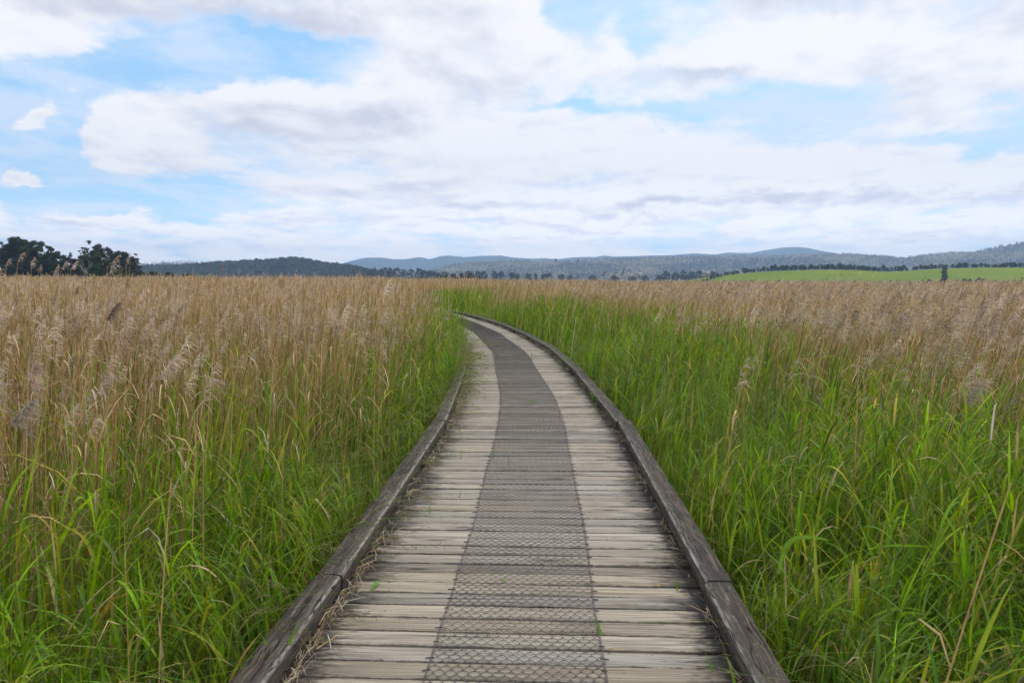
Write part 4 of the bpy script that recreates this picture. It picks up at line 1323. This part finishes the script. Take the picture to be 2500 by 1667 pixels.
# two birds far over the reeds
def bird(px, py, Y, flap, label):
    p = far(px, py, Y); root = empty('bird', p, .5); tag(root, label, 'bird', 'birds flying over the reeds')
    t_ = np.linspace(0, 1, 9)
    g = Geo(); g.tube(np.stack([t_ * .5 - .25, 0 * t_, .03 * np.sin(t_ * 3.1)], -1), [.006, .035, .045, .07, .085, .08, .055, .03, .012], 8, (.03, .03, .03)); obj('body', g.build('body', M_feather, True), root)
    for s in (-1, 1):
        g = Geo(); q = np.linspace(0, 1, 6)
        P = np.stack([.05 - .12 * q, s * .45 * q, flap * np.sin(q * 1.9) * .3 + .03], -1)
        g.ribbons(P[None], np.array([[.16, .19, .17, .13, .08, .02]]), np.array([[1., 0, .1]]), np.array([[.03, .03, .03]])); obj('wing', g.build('wing', M_feather), root)


bird(1357, 636, 130, .9, 'small dark bird left of the other one, over the blue hills')
bird(1411, 636, 130, -.5, 'small dark bird right of the other one, before the pale forest')

# ------------------------------------------------------------------ haze
HZ = dict(x0=-5200, x1=5200, y0=-80, y1=7400, z0=-1.5, z1=300.)
V = [(x, y, z) for z in (HZ['z0'], HZ['z1']) for y in (HZ['y0'], HZ['y1']) for x in (HZ['x0'], HZ['x1'])]
m = bpy.data.materials.new('haze'); m.use_nodes = True; nt = m.node_tree; nt.nodes.clear()
t = NT(nt); out = t.n('ShaderNodeOutputMaterial')
pv = t.n('ShaderNodeVolumePrincipled'); pv.inputs['Color'].default_value = (.45, .66, 1.0, 1); pv.inputs['Density'].default_value = 1.8e-4; pv.inputs['Anisotropy'].default_value = .3
t.link(pv.outputs[0], out.inputs['Volume'])
o = obj('haze', mesh('haze', V, [np.array([(0, 2, 3, 1), (4, 5, 7, 6), (0, 1, 5, 4), (2, 6, 7, 3), (0, 4, 6, 2), (1, 3, 7, 5)])], m)); tag(o, kind='stuff')

# ------------------------------------------------------------------ sky, sun
SUN_EL, SUN_AZ = math.radians(52), math.radians(50)
w = bpy.data.worlds.new('World'); scene.world = w; w.use_nodes = True
nt = w.node_tree; nt.nodes.clear(); t = NT(nt)
out = t.n('ShaderNodeOutputWorld'); bg = t.n('ShaderNodeBackground'); t.link(bg.outputs[0], out.inputs[0])
bg.inputs[1].default_value = .1
sky = t.n('ShaderNodeTexSky', sky_type='NISHITA', sun_disc=False, sun_elevation=SUN_EL, sun_rotation=SUN_AZ)
sky.air_density = 1.0; sky.dust_density = .6; sky.ozone_density = 1.5
d = t.n('ShaderNodeTexCoord').outputs['Generated']; dx, dy, dz = t.sep(d)
ay = t.m('ADD', t.m('ABSOLUTE', dy), .06)
u = t.m('DIVIDE', dx, ay); v = t.m('DIVIDE', t.m('MAXIMUM', dz, -.02), ay)
# cloud sheet seen in perspective
hz = t.m('ADD', t.m('MINIMUM', v, 3.), .135)
X = t.m('MULTIPLY', t.m('DIVIDE', u, hz), 1.3); Y = t.m('MULTIPLY', t.m('DIVIDE', 1.0, hz), .95)
q0 = t.comb(t.m('MULTIPLY', u, 7.), t.m('MULTIPLY', v, 13.), 2.)
wn = t.n('ShaderNodeTexNoise', noise_dimensions='2D'); t.link(q0, wn.inputs['Vector']); wn.inputs['Scale'].default_value = 1.; wn.inputs['Detail'].default_value = 5; wn.inputs['Roughness'].default_value = .62
wa, wb, wc = t.sep(wn.outputs['Color'])
uw = t.m('ADD', u, t.m('MULTIPLY', t.m('SUBTRACT', wa, .5), .11)); vw = t.m('ADD', v, t.m('MULTIPLY', t.m('SUBTRACT', wb, .5), .07))


UVW = t.comb(uw, vw, 0.)


def bump_sum(lst):
    tot = None
    for px, py, sx, sy, amp in lst:
        U0 = (px - 1250) / F; V0 = math.tan(math.atan((833.5 - py) / F) - PITCH)
        ma = t.n('ShaderNodeVectorMath', operation='MULTIPLY_ADD'); t.link(UVW, ma.inputs[0])
        ma.inputs[1].default_value = (F / sx, F / sy, 0); ma.inputs[2].default_value = (-U0 * F / sx, -V0 * F / sy, 0)
        dp = t.n('ShaderNodeVectorMath', operation='DOT_PRODUCT'); t.link(ma.outputs[0], dp.inputs[0]); t.link(ma.outputs[0], dp.inputs[1])
        e = t.m('POWER', math.exp(-1.), dp.outputs['Value'])
        tot = t.m('MULTIPLY_ADD', e, amp, 0. if tot is None else tot)
    return tot


gaps = bump_sum([(275, 330, 36, 60, -.6), (40, 275, 110, 40, -.6), (90, 385, 110, 34, -.5), (140, 390, 170, 110, -.5), (560, 470, 120, 30, -.25), (540, 140, 160, 60, -.62), (700, 215, 260, 50, -.66), (840, 150, 160, 36, -.42), (150, 232, 360, 56, -.62), (40, 340, 220, 130, -.58), (225, 425, 240, 66, -.50), (330, 270, 70, 40, -.2), (300, 500, 320, 30, -.46), (560, 525, 280, 18, -.34), (40, 590, 200, 14, -.14), (620, 440, 160, 24, -.16),
                 (1400, 70, 80, 60, -.46), (1330, 90, 40, 60, -.3), (1530, 130, 40, 60, -.40), (1640, 10, 60, 34, -.36), (1480, 30, 60, 40, -.25), (1780, 285, 200, 36, -.50), (1590, 300, 140, 22, -.34), (1930, 262, 140, 26, -.30), (1390, 285, 120, 16, -.28), (2250, 350, 200, 34, -.44), (2430, 370, 140, 30, -.36), (2330, 285, 90, 22, -.28), (1080, 150, 60, 40, -.1),
                 (185, 305, 66, 34, 1.35), (390, 365, 120, 58, 1.15), (120, 468, 70, 16, 1.4), (40, 525, 70, 22, .5), (370, 542, 70, 20, .5), (30, 400, 55, 26, .6), (540, 265, 170, 34, .4), (1310, 130, 70, 60, .3), (1480, 170, 60, 60, .2), (60, 120, 270, 70, .20), (300, 60, 300, 60, .2), (560, 250, 150, 32, .2), (1100, 330, 500, 160, .16), (1900, 470, 600, 90, .18), (2100, 130, 500, 90, .16), (800, 60, 500, 50, .18)])
shade = bump_sum([(250, 40, 200, 40, .8), (760, 100, 210, 36, 1.), (560, 70, 260, 36, .7), (1000, 40, 260, 30, .35), (1880, 50, 220, 40, .8), (2390, 90, 170, 50, .6), (1700, 212, 150, 20, 1.), (1930, 500, 230, 16, 1.), (1830, 520, 330, 10, .6), (1350, 515, 350, 16, .9), (1400, 550, 420, 10, .8), (1000, 490, 220, 24, .6), (700, 480, 170, 20, .6), (1500, 590, 500, 12, .5), (2350, 480, 200, 16, .8), (2300, 575, 260, 14, .7), (450, 440, 120, 22, .5),
                  (500, 608, 250, 10, .8), (900, 310, 160, 36, .4), (1340, 345, 120, 24, .5), (2200, 600, 400, 10, .5), (640, 345, 90, 26, .5), (300, 395, 40, 40, .4), (250, 560, 200, 12, .6), (2200, 190, 280, 30, .4), (1150, 190, 120, 50, .3), (800, 560, 240, 10, .5), (150, 515, 60, 16, .4)])
bright = bump_sum([(1330, 120, 60, 30, .5), (400, 325, 110, 26, .6), (190, 280, 60, 18, .5), (130, 455, 60, 10, .5), (1860, 300, 200, 14, .5), (1650, 350, 350, 40, .5), (1500, 400, 300, 40, .4), (2150, 420, 300, 30, .4), (1750, 150, 240, 34, .5), (1350, 285, 100, 14, .5), (800, 200, 60, 20, .5), (860, 215, 90, 40, .35), (650, 240, 150, 22, .45), (700, 270, 140, 18, .3), (1980, 470, 200, 8, .4), (2050, 110, 300, 30, .3), (2400, 180, 200, 50, .35)])
P0 = t.comb(X, Y, 0.)
warp = t.noise2(t.comb(t.m('MULTIPLY_ADD', X, .8, 31.), t.m('MULTIPLY', Y, .8), 0.), 1, 2, .5)
warp = t.m('SUBTRACT', warp, .5)
Xw = t.m('ADD', X, t.m('MULTIPLY', warp, .5)); Yw = t.m('ADD', Y, t.m('MULTIPLY', warp, .25))


def billow(vec, scale, detail):
    vn = t.n('ShaderNodeTexVoronoi', feature='SMOOTH_F1', voronoi_dimensions='2D', normalize=True)
    t.link(vec, vn.inputs['Vector']); vn.inputs['Scale'].default_value = scale; vn.inputs['Detail'].default_value = detail
    vn.inputs['Roughness'].default_value = .55; vn.inputs['Lacunarity'].default_value = 2.1; vn.inputs['Smoothness'].default_value = .6
    return t.m('SUBTRACT', 1., vn.outputs['Distance'])


def cloud(dyv, detail, dxv=0.0):
    return t.noise2(t.comb(t.m('ADD', Xw, dxv), t.m('ADD', Yw, dyv), 0.), 1.25, detail, .52)


bl = t.m('SUBTRACT', billow(t.comb(Xw, Yw, 0.), 2.3, 3.0), .30)
c0 = cloud(0, 9); n1 = cloud(-.10, 6, .04)
n0 = t.m('ADD', t.m('MULTIPLY', c0, .72), t.m('MULTIPLY', bl, .36))
fine_n = t.noise2(t.comb(t.m('MULTIPLY_ADD', X, 3.4, 57.), t.m('MULTIPLY', Y, 4.2), 0.), 1, 7, .6, .3)
big = t.noise2(t.comb(t.m('MULTIPLY_ADD', X, .9, 83.), t.m('MULTIPLY', Y, 1.5), 0.), 1, 4, .5)
cov = t.m('ADD', t.m('ADD', t.m('MULTIPLY', t.m('SUBTRACT', n0, .5), 1.6), t.m('ADD', .645, t.m('MULTIPLY', t.m('SUBTRACT', fine_n, .5), .42))), gaps)
alpha = t.step(cov, .24, .70)
alpha = t.m('MAXIMUM', alpha, t.step(v, .05, .005, 0., .3))
rel = t.m('MULTIPLY_ADD', t.m('SUBTRACT', bl, .28), .16, t.m('SUBTRACT', c0, n1))                                   # thicker than what lies above it: a lit upper edge
lit = t.m('ADD', t.m('MULTIPLY', rel, 2.6), t.m('ADD', t.m('MULTIPLY', t.m('SUBTRACT', big, .5), .8), t.m('MULTIPLY', t.m('SUBTRACT', fine_n, .5), .55)))
lit = t.m('ADD', t.m('ADD', lit, .74), t.m('SUBTRACT', t.m('MULTIPLY', bright, .75), t.m('MULTIPLY', shade, .68)))
lit = t.step(t.m('ADD', lit, t.step(v, .16, .03, 0., .22)), -.15, 1.0)
cc = t.mix(lit, (6.1, 6.35, 7.6), (10.3, 10.3, 10.5))
edge = t.step(cov, .3, .8)                                      # thin rims stay bluish-white
cc = t.mix(t.m('MULTIPLY', t.m('SUBTRACT', 1., edge), .7), cc, (8.6, 9.2, 10.6))
blue = t.vm('MULTIPLY', sky.outputs[0], (1.1, 1.6, 1.75))
right = t.step(u, -.2, .25)
blue = t.mix(t.step(v, .42, .02, .35, .85), blue, (4.5, 7.6, 11.0))
blue = t.mix(t.m('MULTIPLY', right, .7), blue, (5.6, 8.6, 10.8))
thin = t.step(t.noise2(t.comb(t.m('MULTIPLY_ADD', X, 1.9, 19.), t.m('MULTIPLY', Y, 2.6), 0.), 1, 7, .6), .32, .68, 0., .75)
blue = t.mix(thin, blue, (7.9, 8.9, 10.7))
c = t.mix(alpha, blue, cc)
c = t.mix(t.step(v, .04, .0, 0., .25), c, (9.0, 9.9, 11.6))
c = t.mix(t.step(v, .14, .0), c, t.vm('MULTIPLY', c, (1.85, 1.72, 1.55)))                # the air glows towards the horizon
t.link(c, bg.inputs[0])
w.cycles.sampling_method = 'MANUAL'; w.cycles.sample_map_resolution = 512

ld = bpy.data.lights.new('Sun', 'SUN'); ld.energy = 2.0; ld.angle = math.radians(12); ld.color = (1, .955, .88)
so = bpy.data.objects.new('Sun', ld); COL.objects.link(so)
sv = Vector((math.sin(SUN_AZ) * math.cos(SUN_EL), math.cos(SUN_AZ) * math.cos(SUN_EL), math.sin(SUN_EL)))
so.rotation_euler = sv.to_track_quat('Z', 'Y').to_euler(); so.location = (20, -20, 60)

# ------------------------------------------------------------------ camera
cd = bpy.data.cameras.new('Camera'); cam = bpy.data.objects.new('Camera', cd); COL.objects.link(cam)
cd.sensor_width = 36; cd.lens = 36 * F / 2500; cd.clip_start = .05; cd.clip_end = 30000
cam.location = (0, 0, CAM_H); cam.rotation_euler = (math.pi / 2 - PITCH, 0, 0)
cd.dof.use_dof = True; cd.dof.focus_distance = 9.0; cd.dof.aperture_fstop = 9.0
scene.camera = cam

vs = scene.view_settings; vs.view_transform = 'Standard'; vs.look = 'None'; vs.exposure = 0; vs.gamma = 1
cy = scene.cycles
scene.render.filter_size = 1.0
cy.max_bounces = 6; cy.diffuse_bounces = 3; cy.glossy_bounces = 2; cy.transmission_bounces = 4; cy.transparent_max_bounces = 8; cy.volume_bounces = 1
cy.caustics_reflective = False; cy.caustics_refractive = False
cy.sample_clamp_indirect = 4
cy.use_denoising = True; cy.denoiser = 'OPENIMAGEDENOISE'; cy.denoising_input_passes = 'RGB_ALBEDO_NORMAL'; cy.denoising_prefilter = 'ACCURATE'
